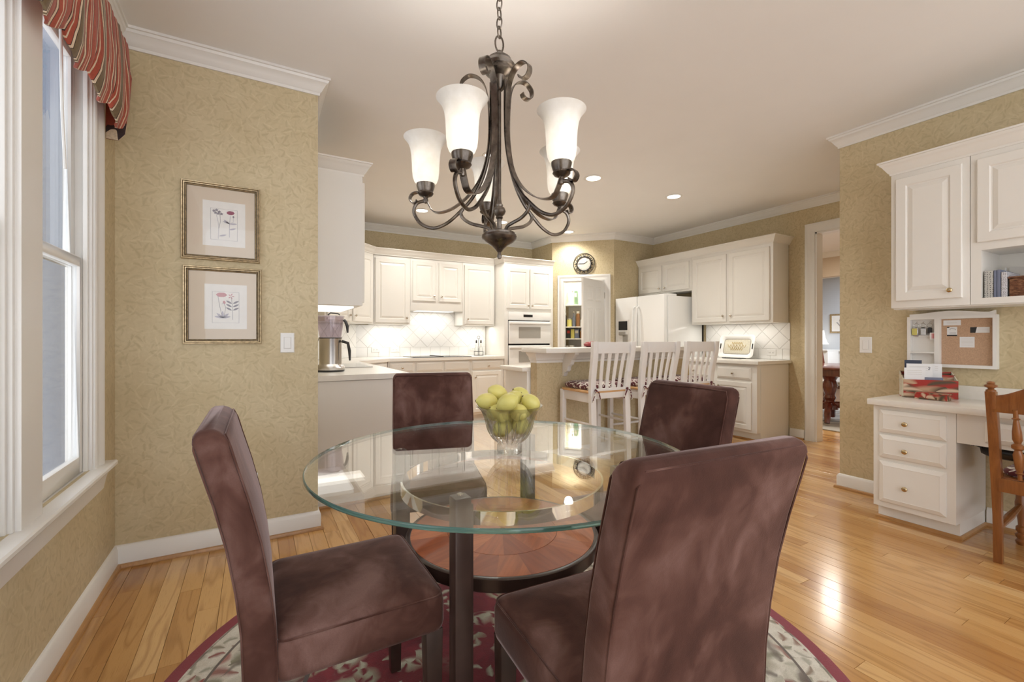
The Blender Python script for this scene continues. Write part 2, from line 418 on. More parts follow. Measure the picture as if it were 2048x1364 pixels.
M = dict(
    paper=m_wallpaper(), oak=m_oak(), suede=m_suede(), bronze=m_bronze(), rug=m_rug(), valance=m_valance(), brick=m_brick(),
    ceil=plain('ceiling_paint', (.86, .85, .835), .7, nv=.015, nscale=2), trim=plain('trim_paint', (.80, .78, .74), .32, nv=.01),
    cab=plain('cabinet_paint', (.80, .775, .72), .33, nv=.012, nscale=3), counter=plain('counter_laminate', (.80, .77, .71), .22, nv=.02, nscale=40),
    tile=plain('glazed_tile', (.84, .83, .80), .12), grout=plain('tile_grout', (.66, .64, .60), .8),
    shoe=m_wood('shoe_molding_oak', (.40, .20, .07), (.5, .27, .1), .3, 1, 1), dark=plain('espresso_wood', (.040, .022, .017), .28, nv=.2, nscale=20),
    legm=plain('espresso_leg', (.060, .036, .030), .3, nv=.15, nscale=15), parq=m_parquet(),
    glass=m_thin('table_glass', (.965, .98, .972), 1.0), gedge=plain('green_glass_edge', (.10, .24, .22), .06, Transmission_Weight=.45, IOR=1.5),
    pane=m_thin('window_glass', (.93, .95, .97), 1.0), chrome=plain('chrome', (.82, .82, .80), .05, 1.0), steel=plain('brushed_steel', (.56, .54, .52), .26, 1.0),
    nickel=plain('satin_nickel', (.55, .50, .42), .25, 1.0), gold=plain('brass_knob', (.52, .41, .24), .22, 1.0), crystal=m_crystal(), shade=m_shade(),
    lemon=m_lemon(), stem=plain('lemon_stem', (.08, .05, .02), .8), bulb=m_emit('bulb_glow', (1, .9, .74), 14.0), can=m_emit('downlight_glow', (1, .93, .82), 7.0), strip=m_emit('strip_light_glow', (1, .95, .88), .9),
    white=plain('white_plastic', (.82, .81, .78), .3), appl=plain('white_enamel', (.84, .835, .81), .14), stool=plain('stool_paint', (.80, .78, .755), .35, nv=.02),
    stoolseat=m_wood('stool_seat_pine', (.58, .33, .14), (.68, .42, .2), .35, 1, 0), coral=m_coral('red_coral_cloth', (.10, .012, .018), (.74, .70, .62)), black=plain('black_gloss', (.012, .012, .013), .15),
    blackm=plain('black_matte', (.018, .017, .017), .5), grey=plain('grey_glass', (.36, .345, .31), .15), smoke=m_thin('smoked_plastic', (.84, .81, .85), 1.0, .03),
    chairwood=m_wood('honey_maple', (.18, .06, .016), (.30, .115, .032), .28, 1, 2), mat_=plain('picture_mat', (.66, .56, .44), .8, nv=.02), paper_=plain('print_paper', (.80, .78, .74), .8, nv=.03, nscale=30),
    pewter=plain('pewter_gilt', (.46, .36, .22), .35, .7, nv=.3, nscale=60), pdark=plain('frame_groove', (.05, .04, .03), .5), ink=plain('sepia_ink', (.25, .23, .26), .8), lilac=plain('lilac_wash', (.46, .44, .50), .8),
    pink=plain('poppy_pink', (.58, .30, .32), .8), plum=plain('poppy_plum', (.28, .07, .12), .8), clear=m_thin('picture_glass', (.99, .99, .99), .55, .02),
    red=m_print('red_floral_board', (.36, .025, .015), [((.50, .33, .20), 1.0), ((.09, .06, .03), 1.3), ((.62, .46, .32), 1.7)], 16), letter=plain('envelope_paper', (.80, .80, .80), .7), navy=plain('navy_card', (.03, .04, .07), .6),
    cork=plain('cork', (.52, .34, .22), .85, nv=.12, nscale=160), wicker=m_wicker(), dots=m_dots('dotted_cloth', (.50, .49, .45), (.06, .06, .07), 90), dots2=m_dots('speckled_cloth', (.62, .62, .66), (.05, .05, .06), 130), blue=plain('blue_album', (.17, .19, .27), .6),
    wallgrey=plain('dining_room_paint', (.50, .53, .57), .7), tan=plain('hall_paint_tan', (.58, .47, .35), .7), mahog=m_wood('mahogany', (.07, .012, .008), (.16, .035, .018), .18, 1, 2), cushion=plain('cream_upholstery', (.60, .52, .42), .8),
    rug2=m_print('grey_rug', (.40, .38, .34), [((.12, .11, .10), 1), ((.6, .57, .5), 1.4)], 6), lshade=m_emit('lit_lamp_shade', (1, .93, .82), 1.6), bag=plain('black_leather', (.012, .011, .011), .28, bump=.3, bscale=90),
    yellow=plain('yellow_card', (.62, .56, .16), .6), green=plain('green_tin', (.16, .26, .14), .5), jar=plain('amber_jar', (.25, .12, .05), .2), redp=plain('red_pepper', (.22, .01, .015), .35),
    cutglass=plain('cut_crystal', (1, 1, 1), .0, Transmission_Weight=1.0, IOR=1.5), siding=plain('grey_blue_siding', (.20, .225, .27), .7), dial=plain('clock_dial', (.50, .47, .41), .6), pinkmark=plain('red_mark', (.5, .06, .06), .7), goldink=plain('gold_script', (.45, .32, .10), .5), linen=plain('printed_linen', (.60, .56, .44), .8, nv=.08, nscale=60),
)

# ------------------------------------------------------------ the room shell
H = 2.77
XL, YP, XK, YR, XR, XD = -.632, 3.011, .33, 6.41, 5.53, 4.007     # window wall, picture wall, kitchen left, kitchen rear, kitchen right, desk wall
YB = -1.7                                                          # the room goes on behind the camera
T = .12
TL = .078
# floor: sub-floor plus oak planks running along Y
floor = struct(MB().box(-.8, 13.2, YB, 6.6, -.12, -.016), 'floor', plain('subfloor', (.12, .06, .025), .9))
FWD = Vector((math.sin(math.radians(YAW)), math.cos(math.radians(YAW)), 0)); RGT = Vector((FWD.y, -FWD.x, 0))
def topix(x, y, z):
    p = Vector((x, y, z - CAM_H)); d = p.dot(FWD)
    return None if d < .15 else (1024 + FPX*p.dot(RGT)/d, HORIZ - FPX*p.z/d, d)
PW = .083
planks = []
rp = random.Random(3)
i = 0; x = -.64
while x < 9.2:
    y = YB - rp.random()*1.2; ymax = 6.45 if x < 5.55 else 6.3
    while y < ymax:
        L = rp.choice((.55, .8, 1.0, 1.2, 1.5, 1.8))
        y0, y1 = max(y, YB), min(y + L, ymax)
        if y1 - y0 > .05:
            best = 0
            for k in range(5):
                q = topix(x + PW/2, y0 + (y1-y0)*(k+.5)/5, 0)
                if q and -150 < q[0] < 2200 and 677 < q[1] < 1450: best += (y1-y0)/5*PW*CAM_H/q[2]**3
            planks.append((best, x, y0, y1, (rp.random()-.5)*.0012))
        y += L
    x += PW
planks.sort(key=lambda a: -a[0])
unit = mesh(MB().loft([[(a, b, n), (1-a, b, n), (1-a, 1-b, n), (a, 1-b, n)] for a, b, n in ((0, 0, -.016), (0, 0, -.0008), (.008, .0004, 0))]), 'plank', M['oak'])
rest = MB()
for k, (a, x, y0, y1, dz) in enumerate(planks):
    if k < 300 and a > 0:
        o = link('plank', unit, floor); o.location = (x + .0006, y0 + .0006, dz); o.scale = (PW - .0012, y1 - y0 - .0012, 1)
    else:
        rest.box(x + .0006, x + PW - .0006, y0 + .0006, y1 - .0006, -.016, dz)
part(rest, 'far_planks', M['oak'], floor, kind='stuff')

struct(MB().box(-.8, 13.2, YB, 6.6, H, H + .1), 'ceiling', M['ceil'])

# window wall with two tall openings
W1, W2, W3 = (2.045, 2.635), (1.31, 1.90), (.35, .94)
WZ0, WZ1 = .60, 2.42
wl = MB().box(XL - TL, XL, YB, YP + T, 0, WZ0).box(XL - TL, XL, YB, YP + T, WZ1, H)
ys = [YB, W3[0], W3[1], W2[0], W2[1], W1[0], W1[1], YP + T]
for a, b in zip(ys[::2], ys[1::2]): wl.box(XL - TL, XL, a, b, WZ0, WZ1)
struct(wl, 'wall_left', M['paper'])
struct(MB().box(XL - T, XK, YP, YP + T, 0, H), 'wall_picture', M['paper'])
struct(MB().box(XK - T, XK, YP + T, YR + T, 0, H), 'wall_kitchen_left', M['paper'])
wr = struct(MB().box(XK - T, 5.65, YR, YR + T, 0, H), 'wall_rear', M['paper'])
FD = Fr((.33, 5.56), 1, -1)                    # diagonal corner behind the sink run: s runs (1,1)
wd = struct(MB().fbox(FD, 0, math.hypot(.85, .85), 0, H, -.02, 0), 'wall_rear_diagonal', M['paper'])
PA, PB = (4.03, 5.82), (4.70, 5.15)
struct(MB().box(PA[0], PA[0] + .08, PA[1] - .0, YR, 0, H), 'wall_pantry_side', M['paper'])
FP = Fr(PA, -1, -1)                            # pantry wall; s runs (1,-1)
LP = math.hypot(PB[0]-PA[0], PB[1]-PA[1])
s0 = math.hypot(4.157-PA[0], 5.693-PA[1]); s1 = math.hypot(4.6-PA[0], 5.25-PA[1])
wp = struct(MB().fbox(FP, 0, s0, 0, H, -.1, 0).fbox(FP, s1, LP, 0, H, -.1, 0).fbox(FP, s0, s1, 2.065, H, -.1, 0), 'wall_pantry', M['paper'])
struct(MB().box(PB[0], XR, PB[1], PB[1] + .1, 0, H), 'wall_fridge', M['paper'])
DY0, DY1, DZ = 1.92, 2.745, 2.385              # doorway in the kitchen's right wall
wk = struct(MB().box(XR, XR + T, 1.69, DY0, 0, H).box(XR, XR + T, DY1, YR + T, 0, H).box(XR, XR + T, DY0, DY1, DZ, H), 'wall_right', M['paper'])
struct(MB().box(XD, XR, 1.69, 1.81, 0, H).box(XD, XD + T, YB, 1.69, 0, H), 'wall_desk', M['paper'])

# crown molding, baseboard, shoe
crown = [(0, 2.675), (.009, 2.675), (.012, 2.69), (.02, 2.697), (.03, 2.715), (.045, 2.738), (.053, 2.742), (.058, 2.755), (.066, 2.757), (.066, H), (0, H)]
struct(MB().sweep([(XL, YB), (XL, YP), (XK, YP), (XK, 5.56), (1.18, YR), (PA[0], YR), PA, PB, (XR, PB[1]), (XR, 1.81), (XD, 1.81), (XD, YB)], crown, -1), 'trim_1', M['trim'], smooth=True)
bbp = [(0, 0), (.016, 0), (.016, .092), (.012, .098), (.010, .106), (.004, .112), (0, .113)]
shp = [(.015, 0), (.031, 0), (.031, .010), (.027, .017), (.020, .020), (.015, .020)]
def baseboard(side, path):
    b = struct(MB().sweep(path, bbp, -1), 'baseboard_' + side, M['trim'], smooth=True)
    part(MB().sweep(path, shp, -1), 'shoe_molding', M['shoe'], b, smooth=True)
baseboard('left', [(XL, YB), (XL, YP), (XK, YP), (XK, 3.33)])
baseboard('right', [(XR, 3.02), (XR, DY1 + .115)])
baseboard('desk', [(XD + .4, 1.81), (XD, 1.81), (XD, 1.40)])
baseboard('desk_recess', [(XD, .985), (XD, YB)])

# doorway casing (kitchen right wall) and pantry casing
def casing(F, s0, s1, zt, name, w=.105, d=.02, jamb=.12):
    m = MB()
    prof = [(0, 0), (0, d*.55), (w*.12, d*.7), (w*.25, d*.5), (w*.62, d*.62), (w*.75, d), (w*.95, d), (w, d*.85), (w, 0)]
    rings = []
    for (cs, ct, ds, dt) in ((s0, 0, -1, 0), (s0, zt, -1, 1), (s1, zt, 1, 1), (s1, 0, 1, 0)):
        rings.append([F(cs + ds*o, ct + dt*o, n) for o, n in prof])
    m.loft(rings)
    m.fbox(F, s0 - .002, s0 + .018, 0, zt, -jamb, .004).fbox(F, s1 - .018, s1 + .002, 0, zt, -jamb, .004).fbox(F, s0, s1, zt - .018, zt + .002, -jamb, .004)
    return struct(m, name, M['trim'], smooth=True)
FR = Fr((XR, 0), -1, 0)                        # s = -y
casing(FR, -DY1, -DY0, DZ, 'trim_2')
casing(FP, s0, s1, 2.065, 'trim_3', .09, .02, .1)

# ------------------------------------------------------------ windows
def window(n, y0, y1):
    w = struct(MB().box(XL - TL - .002, XL + .006, y0 - .001, y0 + .02, WZ0, WZ1 - .02).box(XL - TL - .002, XL + .006, y1 - .02, y1 + .001, WZ0, WZ1 - .02).box(XL - TL - .002, XL + .006, y0 - .001, y1 + .001, WZ1 - .02, WZ1), 'window_%d' % n, M['trim'])
    zm = 1.50
    def sash(x0, x1, z0, z1, nm):
        s = part(MB().box(x0, x1, y0 + .02, y0 + .07, z0, z1).box(x0, x1, y1 - .07, y1 - .02, z0, z1).box(x0, x1, y0 + .07, y1 - .07, z0, z0 + (.07 if nm == 'l' else .035)).box(x0, x1, y0 + .07, y1 - .07, z1 - .04, z1), 'sash', M['trim'], w, bevel=.003)
        part(MB().box((x0+x1)/2 - .003, (x0+x1)/2 + .003, y0 + .07, y1 - .07, z0 + .03, z1 - .03), 'pane', M['pane'], s)
    sash(XL - .046, XL - .020, WZ0 + .004, zm + .02, 'l'); sash(XL - .074, XL - .048, zm - .02, WZ1 - .02, 'u')
    part(MB().box(XL - .02, XL - .004, y1 - .036, y1 - .02, WZ0, WZ1).box(XL - .02, XL - .004, y0 + .02, y0 + .036, WZ0, WZ1), 'stop_bead', M['trim'], w, bevel=.003)
    return w
for k, (a, b) in enumerate((W1, W2, W3)): window(k + 1, a, b)
cp = [(0, 0), (0, .014), (.012, .018), (.03, .012), (.07, .014), (.085, .022), (.11, .022), (.118, .016), (.118, 0)]
# flat mullion boards, fluted outer casing
FW = Fr((XL, 0), 1, 0)                         # s = y
def flute(y0, d):
    return [(y0 + d*o, n) for o, n in cp]
m = MB()
for y0, d in ((W1[1] - .006, 1), (W3[0] + .006, -1)):
    m.loft([[FW(s, z, n) for s, n in flute(y0, d)] for z in (WZ0 - .02, WZ1 + .1)])
m.box(XL, XL + .02, W2[1] - .004, W1[0] + .004, WZ0 - .02, WZ1 + .1).box(XL, XL + .02, W3[1] - .004, W2[0] + .004, WZ0 - .02, WZ1 + .1).box(XL, XL + .02, W3[0] - .1, W1[1] + .1, WZ1 - .004, WZ1 + .1)
struct(m, 'trim_4', M['trim'], smooth=True)
st = MB()
st.loft([[(XL + a, y, z) for a, z in ((-.02, .578), (.050, .572), (.056, .580), (.056, .592), (.050, .598), (-.11, .603))] for y in (.12, 2.80)])
st.loft([[(XL + a, y, z) for a, z in ((0, .478), (.012, .478), (.016, .50), (.022, .53), (.03, .56), (.034, .574), (0, .574))] for y in (.16, 2.765)])
struct(st, 'trim_5', M['trim'], smooth=True)

# what stands outside the windows
o = solo(MB().box(-4.5, -.80, 4.9, 5.1, -.5, 4.6), 'brick_house_side', M['brick'], 'brick house side seen outside the tall left window', 'house'); 
post = thing('corner_post', 'grey blue painted porch post outside the tall left window', 'post', (-1.295, 4.7, -.3))
part(MB().box(-.09, .09, -.09, .09, 0, 4.0), 'shaft', M['siding'], post, bevel=.01)
part(MB().box(-.12, .12, -.12, .12, 0, .2), 'plinth', M['siding'], post, bevel=.01)
solo(MB().box(-1.02, -.80, 4.60, 4.64, -.5, 4.4).box(-1.06, -1.00, 4.58, 4.66, -.5, 4.4), 'siding_board', M['siding'], 'grey blue exterior corner board close outside the window', 'board')

# ------------------------------------------------------------ valance
def valance():
    t = thing('window_valance', 'red olive and cream striped valance with scalloped hem above window', 'valance', (XL, 1.5, 2.15))
    ya, yb, zt = .1, 2.83, 2.60
    n = 300; rows = 14; rings = []
    for i in range(n + 1):
        y = ya + (yb - ya)*i/n
        ph = ((yb - y) / .262) % 1.0                      # scallop phase from the right-hand end
        drop = 2.255 - .105*math.sin(PI*min(1, max(0, ph)))**.7
        ring = []
        for k in range(rows + 1):
            u = k / rows; z = zt + (drop - zt)*u
            fold = .007*math.sin(2*PI*(y/.131 + .12*math.sin(u*3))) * (.3 + .7*u) + .002*math.sin(2*PI*y/.05 + 1*u)
            x = .088 + .012*math.sin(PI*u)**.8 + fold - .012*max(0, u - .85)/.15
            ring.append((x, y - 1.5, z - 2.15))
        for k in range(rows, -1, -1):
            a = ring[k]; ring.append((a[0] - .008, a[1], a[2]))
        rings.append(ring)
    c = part(MB().loft(rings), 'cloth', M['valance'], t, smooth=True, ang=60)
    m = MB()
    rg = []
    for z, x1 in ((zt, .078), (2.45, .10), (2.3, .09), (2.17, .075), (2.135, .05)):
        rg.append([(.004, yb - 1.5, z - 2.15), (x1, yb - 1.5 + .004, z - 2.15), (x1, yb - 1.5 + .012, z - 2.15), (.004, yb - 1.5 + .012, z - 2.15)])
    part(m.loft(rg), 'side_return', M['valance'], t, smooth=True)
    part(MB().box(.004, .075, ya - 1.5, yb - 1.5, zt - 2.15 - .02, zt - 2.15), 'mounting_board', M['trim'], t)
    for k in range(10):
        part(MB().ball((.088, yb - 1.5 - .262*k - .006, 2.41 - 2.15), .008, 8, 6), 'button', M['blackm'], t, smooth=True)
valance()
wand = solo(MB().tube([(XL + .012, 2.235, 2.30), (XL + .014, 2.24, 2.02), (XL + .02, 2.25, 1.80)], .005, 6), 'blind_wand', M['white'], 'slim white blind wand hanging before the window pane', 'wand', (XL + .014, 2.24, 1.8), smooth=True)

# ------------------------------------------------------------ cabinet kit
DOORP = [(0, 0), (0, .016), (.004, .019), (.052, .019), (.058, .012), (.064, .011), (.068, .013), (.088, .019)]
SLABP = [(0, 0), (0, .009), (.003, .012), (.026, .021), (.029, .020)]
def knob(F, s, t, n, parent, mat, r=.015):
    G = lambda x, y, z: F(s + x, t + y, n + z)
    return part(MB().lathe([(.006, 0), (.0055, .012), (r*.8, .016), (r, .021), (r*.95, .026), (r*.6, .030), (.001, .031)], 12, F=G), 'knob', mat, parent, smooth=True, world=True)
def front(F, s0, s1, t0, t1, parent, kn=None, kind='door', mat=None, km=None, name=None):
    lv = DOORP if kind == 'door' else SLABP
    d = part(MB().nest(F, s0, s1, t0, t1, lv), name or kind, mat or M['cab'], parent, world=True)
    if kn: knob(F, kn[0], kn[1], .018, d, km or M['nickel'])
    return d
def cabinet(name, label, F, w, z0, z1, depth, fronts, group=None, toe=0.0, km=None, open_box=None, cat='cabinet'):
    c = F(w/2, 0, -depth/2); loc = (c[0], c[1], 0 if toe else z0)
    t = thing(name, label, cat, loc, 0, group)
    part(MB().fbox(F, 0, w, z0 + toe, z1, -depth, 0), 'body', M['cab'], t, world=True, bevel=.002)
    if toe: part(MB().fbox(F, .002, w - .002, 0, toe + .002, -depth, -.065), 'toe_kick', M['cab'], t, world=True)
    for f in fronts: front(F, *f[:4], t, f[4], f[5], km=km)
    return t
ccr = [(0, 0), (.006, 0), (.008, .012), (.014, .018), (.03, .045), (.04, .062), (.046, .066), (.052, .078), (.058, .08), (.058, .09), (0, .09)]
def cabcrown(path, z, name, side=-1, closed=False):
    return struct(MB().sweep(path, [(o, z + h) for o, h in ccr], side, closed), name, M['cab'], smooth=True)

# ---- kitchen rear wall uppers (face y = 6.08) ----
FB = Fr((0, 6.08), 0, -1)                      # s = x
def FBx(x): return Fr((x, 6.08), 0, -1)
UT = 2.30
cabinet('upper_cabinet', 'white single door upper cabinet left of the range hood', FBx(1.345), .495, 1.37, UT, .33, [(.02, .475, 1.39, 2.25, (.44, 1.46), 'door')], 'white kitchen wall cabinets')
hood = cabinet('hood_cabinet', 'short white two door cabinet above the cooktop', FBx(1.842), .78, 1.57, UT, .33, [(.03, .365, 1.70, 2.25, (.335, 1.77), 'door'), (.415, .75, 1.70, 2.25, (.445, 1.77), 'door')], 'white kitchen wall cabinets')
part(MB().fbox(FBx(1.842), .12, .66, 1.562, 1.572, -.25, -.06), 'hood_lamp', M['strip'], hood, world=True)
cabinet('upper_cabinet', 'white single door upper cabinet between range hood and oven tower', FBx(2.624), .525, 1.37, UT, .33, [(.025, .50, 1.39, 2.25, (.07, 1.46), 'door')], 'white kitchen wall cabinets')
FDu = Fr((.66, 5.39), 1, -1); LDu = math.hypot(.68, .68)
cabinet('corner_upper_cabinet', 'white two door diagonal corner upper cabinet', FDu, LDu, 1.37, UT, .33, [(.03, .455, 1.39, 2.25, (.425, 1.46), 'door'), (.505, .93, 1.39, 2.25, (.535, 1.46), 'door')], 'white kitchen wall cabinets')
FLu = Fr((.645, 3.25), 1, 0)                   # s = y
lu = cabinet('upper_cabinet', 'large white upper cabinet at the near left, side panel facing us', FLu, .76, 1.405, 2.31, .312, [(.02, .37, 1.43, 2.27, (.34, 1.5), 'door'), (.39, .74, 1.43, 2.27, (.42, 1.5), 'door')], 'white kitchen wall cabinets')
part(MB().box(.34, .60, 3.33, 3.93, 1.392, 1.4045), 'under_light', M['strip'], lu, world=True)
part(MB().box(.335, .64, 3.245, 3.2502, 1.405, 2.31), 'end_panel', M['cab'], lu, world=True)
cabcrown([(.335, 3.25), (.645, 3.25), (.645, 4.01), (.335, 4.01)], 2.305, 'trim_6')
cabcrown([(.40, 5.39-.26), (.66, 5.39), (1.34, 6.07), (3.16, 6.08)], UT - .01, 'trim_7')

# ---- oven tower ----
FT = Fr((3.16, 5.79), 0, -1)
tw = cabinet('oven_tower', 'tall white oven cabinet with two upper doors in the corner', FT, .865, 0, UT, .61, [(.035, .42, 1.625, 2.225, (.395, 1.67), 'door'), (.44, .825, 1.625, 2.225, (.465, 1.67), 'door')], toe=.1)
cabcrown([(3.16, 6.4), (3.16, 5.79), (4.025, 5.79)], UT - .01, 'trim_8')
ov = thing('double_oven', 'white double wall oven built into the tall cabinet', 'oven', (3.59, 5.76, .45))
part(MB().fbox(FT, .055, .80, .45, 1.57, 0, .006), 'frame', M['appl'], ov, world=True)
part(MB().fbox(FT, .055, .80, 1.455, 1.57, .006, .03), 'control_panel', M['appl'], ov, world=True, bevel=.004)
part(MB().fbox(FT, .31, .47, 1.498, 1.535, .03, .032), 'display', M['black'], ov, world=True)
for z0, z1 in ((1.10, 1.435), (.50, 1.075)):
    part(MB().fbox(FT, .058, .797, z0 - .018, z1 + .012, .006, .009), 'gasket', M['black'], ov, world=True)
    d = part(MB().fbox(FT, .062, .793, z0, z1, .009, .035), 'oven_door', M['appl'], ov, world=True, bevel=.005)
    part(MB().fbox(FT, .225, .61, z1 - .255, z1 - .085, .035, .037), 'window', M['grey'], d, world=True)
    part(MB().fbox(FT, .062, .793, z1 - .045, z1 - .012, .035, .062), 'handle', M['appl'], d, world=True, bevel=.008)

# ---- base cabinets rear wall (face y = 5.80) ----
def FBb(x): return Fr((x, 5.80), 0, -1)
CT = .882
cabinet('base_cabinet', 'narrow white base cabinet with drawer left of the cooktop', FBb(1.465), .36, 0, CT, .6, [(.02, .335, .735, .862, (.18, .795), 'drawer'), (.02, .335, .13, .71, (.3, .65), 'door')], 'white kitchen base cabinets', .1)
cabinet('base_cabinet', 'wide white base cabinet with false fronts under the cooktop', FBb(1.827), .79, 0, CT, .6, [(.01, .38, .735, .862, None, 'drawer'), (.40, .77, .735, .862, None, 'drawer'), (.01, .38, .13, .71, (.35, .65), 'door'), (.40, .77, .13, .71, (.43, .65), 'door')], 'white kitchen base cabinets', .1)
cabinet('base_cabinet', 'white base cabinet with drawer and door beside the oven tower', FBb(2.619), .535, 0, CT, .6, [(.025, .49, .735, .862, (.275, .79), 'drawer'), (.025, .49, .13, .71, (.065, .63), 'door')], 'white kitchen base cabinets', .1)
FDb = Fr((.97, 5.305), 1, -1)
cabinet('corner_base_cabinet', 'white diagonal corner base cabinet behind the peninsula counter', FDb, .69, 0, CT, .55, [(.03, .66, .735, .862, None, 'drawer'), (.03, .66, .13, .71, (.6, .65), 'door')], 'white kitchen base cabinets', .1)
FLb = Fr((.93, 3.35), 1, 0)
pen = cabinet('base_cabinet', 'white peninsula base cabinet with plain end panel beside picture wall', FLb, 1.93, 0, CT, .59, [(.05 + .46*k, .48 + .46*k, .13, .862, (.44 + .46*k, .78), 'door') for k in range(4)], 'white kitchen base cabinets', .1)
part(MB().box(.336, .89, 3.338, 3.352, 0, CT - .006), 'end_panel', M['cab'], pen, world=True)
part(MB().sweep([(.352, 3.338), (.89, 3.338), (.89, 3.40)], [(0, 0), (.014, 0), (.014, .012), (.006, .02), (0, .02)], -1), 'shoe_molding', M['shoe'], pen, world=True)
# continuous counter: peninsula, diagonal corner, rear wall
cpoly = [(.336, 3.31), (1.00, 3.31), (1.00, 5.275), (1.475, 5.755), (3.155, 5.755), (3.155, 6.405), (1.185, 6.405), (.336, 5.56)]
ctop = thing('countertop', 'cream white laminate counter along the kitchen rear wall and peninsula', 'countertop', (.7, 4.2, .88))
sk = [(.42, 4.12), (.88, 4.12), (.88, 4.70), (.42, 4.70)]
cm = MB()
for poly in ([(.336, 3.31), (1.0, 3.31), (1.0, 4.12), (.336, 4.12)], [(.336, 4.12), (.42, 4.12), (.42, 4.70), (.336, 4.70)], [(.88, 4.12), (1.0, 4.12), (1.0, 4.70), (.88, 4.70)], [(.336, 4.70), (1.0, 4.70), (1.0, 5.275), (1.475, 5.755), (3.155, 5.755), (3.155, 6.405), (1.185, 6.405), (.336, 5.56)]):
    cm.prism(FXY, poly, CT, .92)
part(cm, 'slab', M['counter'], ctop, world=True)
sink = thing('kitchen_sink', 'white drop-in sink in the peninsula counter', 'sink', (.65, 4.41, .75))
part(MB().prism(FXY, [(.40, 4.10), (.90, 4.10), (.90, 4.72), (.40, 4.72)], .92, .926), 'rim', M['grey'], sink, world=True)
part(MB().box(.42, .88, 4.12, 4.70, .73, .74), 'basin', M['appl'], sink, world=True)
part(MB().tube([(.44, 4.41, .92), (.44, 4.41, 1.12), (.50, 4.41, 1.18), (.58, 4.41, 1.17), (.60, 4.41, 1.12)], .011, 8), 'faucet', M['chrome'], sink, world=True, smooth=True)
ck = thing('cooktop', 'black glass cooktop set into the rear counter', 'cooktop', (2.22, 6.05, .92))
part(MB().box(1.80, 2.64, 5.80, 6.30, .92, .928), 'glass', M['black'], ck, world=True, bevel=.002)
part(MB().box(2.19, 2.23, 5.82, 6.28, .928, .934), 'vent_grille', M['blackm'], ck, world=True)

# ---- tiles: diagonal squares, clipped to their field, and a straight bottom row ----
def clip(poly, r):
    for ax, v, sg in ((0, r[0], 1), (0, r[1], -1), (1, r[2], 1), (1, r[3], -1)):
        out = []
        for i in range(len(poly)):
            a, b = poly[i-1], poly[i]; da, db = (a[ax]-v)*sg, (b[ax]-v)*sg
            if (da >= 0) != (db >= 0):
                k = da/(da-db); out.append((a[0]+(b[0]-a[0])*k, a[1]+(b[1]-a[1])*k))
            if db >= 0: out.append(b)
        poly = out
        if not poly: return []
    return poly
def tiles(wall, F, s0, s1, t0, t1, row=.15, d=.152, ph=0.0, extra=None):
    part(MB().fbox(F, s0, s1, t0, t1, 0, .004), 'grout_bed', M['grout'], wall)
    if extra: part(MB().fbox(F, extra[0], extra[1], t1, extra[2], 0, .004), 'grout_bed', M['grout'], wall)
    g = .0016
    n = 0; s = s0
    while s < s1 - .01:
        e = min(s + d, s1); part(MB().fbox(F, s + g, e - g, t0 + g, t0 + row - g, .004, .0085), 'tile', M['tile'], wall, bevel=.0012, bseg=1); s = e
    q = d/math.sqrt(2)
    for fld in [(s0, s1, t0 + row, t1)] + ([(extra[0], extra[1], t1, extra[2])] if extra else []):
        i0 = int((fld[0] - s0 - ph)/q) - 2; i1 = int((fld[1] - s0 - ph)/q) + 3; j1 = int((fld[3] - t0 - row)/q) + 3
        for i in range(i0, i1):
            for j in range(-1, j1):
                if (i + j) % 2: continue
                c, dd = (s0 + ph + i*q, t0 + row + j*q), q - g*1.4
                p = clip([(c[0]-dd, c[1]), (c[0], c[1]-dd), (c[0]+dd, c[1]), (c[0], c[1]+dd)], (fld[0], fld[1], fld[2] + .001, fld[3]))
                if len(p) < 3: continue
                a = abs(sum(p[k-1][0]*p[k][1] - p[k][0]*p[k-1][1] for k in range(len(p))))/2
                if a < 4e-4: continue
                part(MB().prism(F, p, .004, .0085), 'tile', M['tile'], wall, bevel=.0012, bseg=1)
tiles(wr, Fr((0, YR), 0, -1), 1.18, 3.155, .92, 1.37, .13, ph=.05, extra=(1.842, 2.622, 1.57))
tiles(wd, FD, .0, 1.20, .92, 1.37, .13)
tiles(wk, FR, -4.17, -3.02, .92, 1.365, .13, ph=.06)

# ---- kitchen right wall: fridge, uppers, base ----
def FRx(y, x): return Fr((x, y), -1, 0)         # s = distance toward -y from y
cabinet('fridge_upper_cabinet', 'short white two door cabinet above the refrigerator', FRx(5.145, 5.20), .99, 1.84, UT, .33, [(.03, .47, 1.865, 2.25, (.44, 1.915), 'door'), (.51, .955, 1.865, 2.25, (.545, 1.915), 'door')], 'white kitchen wall cabinets')
cabinet('upper_cabinet', 'tall white two door upper cabinet beside the dining doorway', FRx(4.153, 5.20), 1.12, 1.365, UT, .318, [(.03, .53, 1.39, 2.25, (.495, 1.465), 'door'), (.57, 1.085, 1.39, 2.25, (.605, 1.465), 'door')], 'white kitchen wall cabinets')
cabcrown([(5.20, 5.145), (5.20, 3.033), (5.53, 3.033)], UT - .01, 'trim_9')
rb = cabinet('base_cabinet', 'white base cabinet with drawer and door right of the bar stools', FRx(4.16, 4.90), 1.12, 0, CT, .62, [(.05, .56, .70, .845, (.3, .77), 'drawer'), (.62, 1.06, .70, .845, (.84, .77), 'drawer'), (.05, .56, .13, .67, (.52, .61), 'door'), (.62, 1.06, .13, .67, (.66, .61), 'door')], 'white kitchen base cabinets', .1)
part(MB().box(4.965, 5.52, 3.034, 3.0405, 0, .87), 'end_panel', M['cab'], rb, world=True)
part(MB().sweep([(4.965, 4.15), (4.965, 3.036), (5.52, 3.036)], [(0, 0), (.014, 0), (.014, .012), (.006, .02), (0, .02)], -1), 'shoe_molding', M['shoe'], rb, world=True)
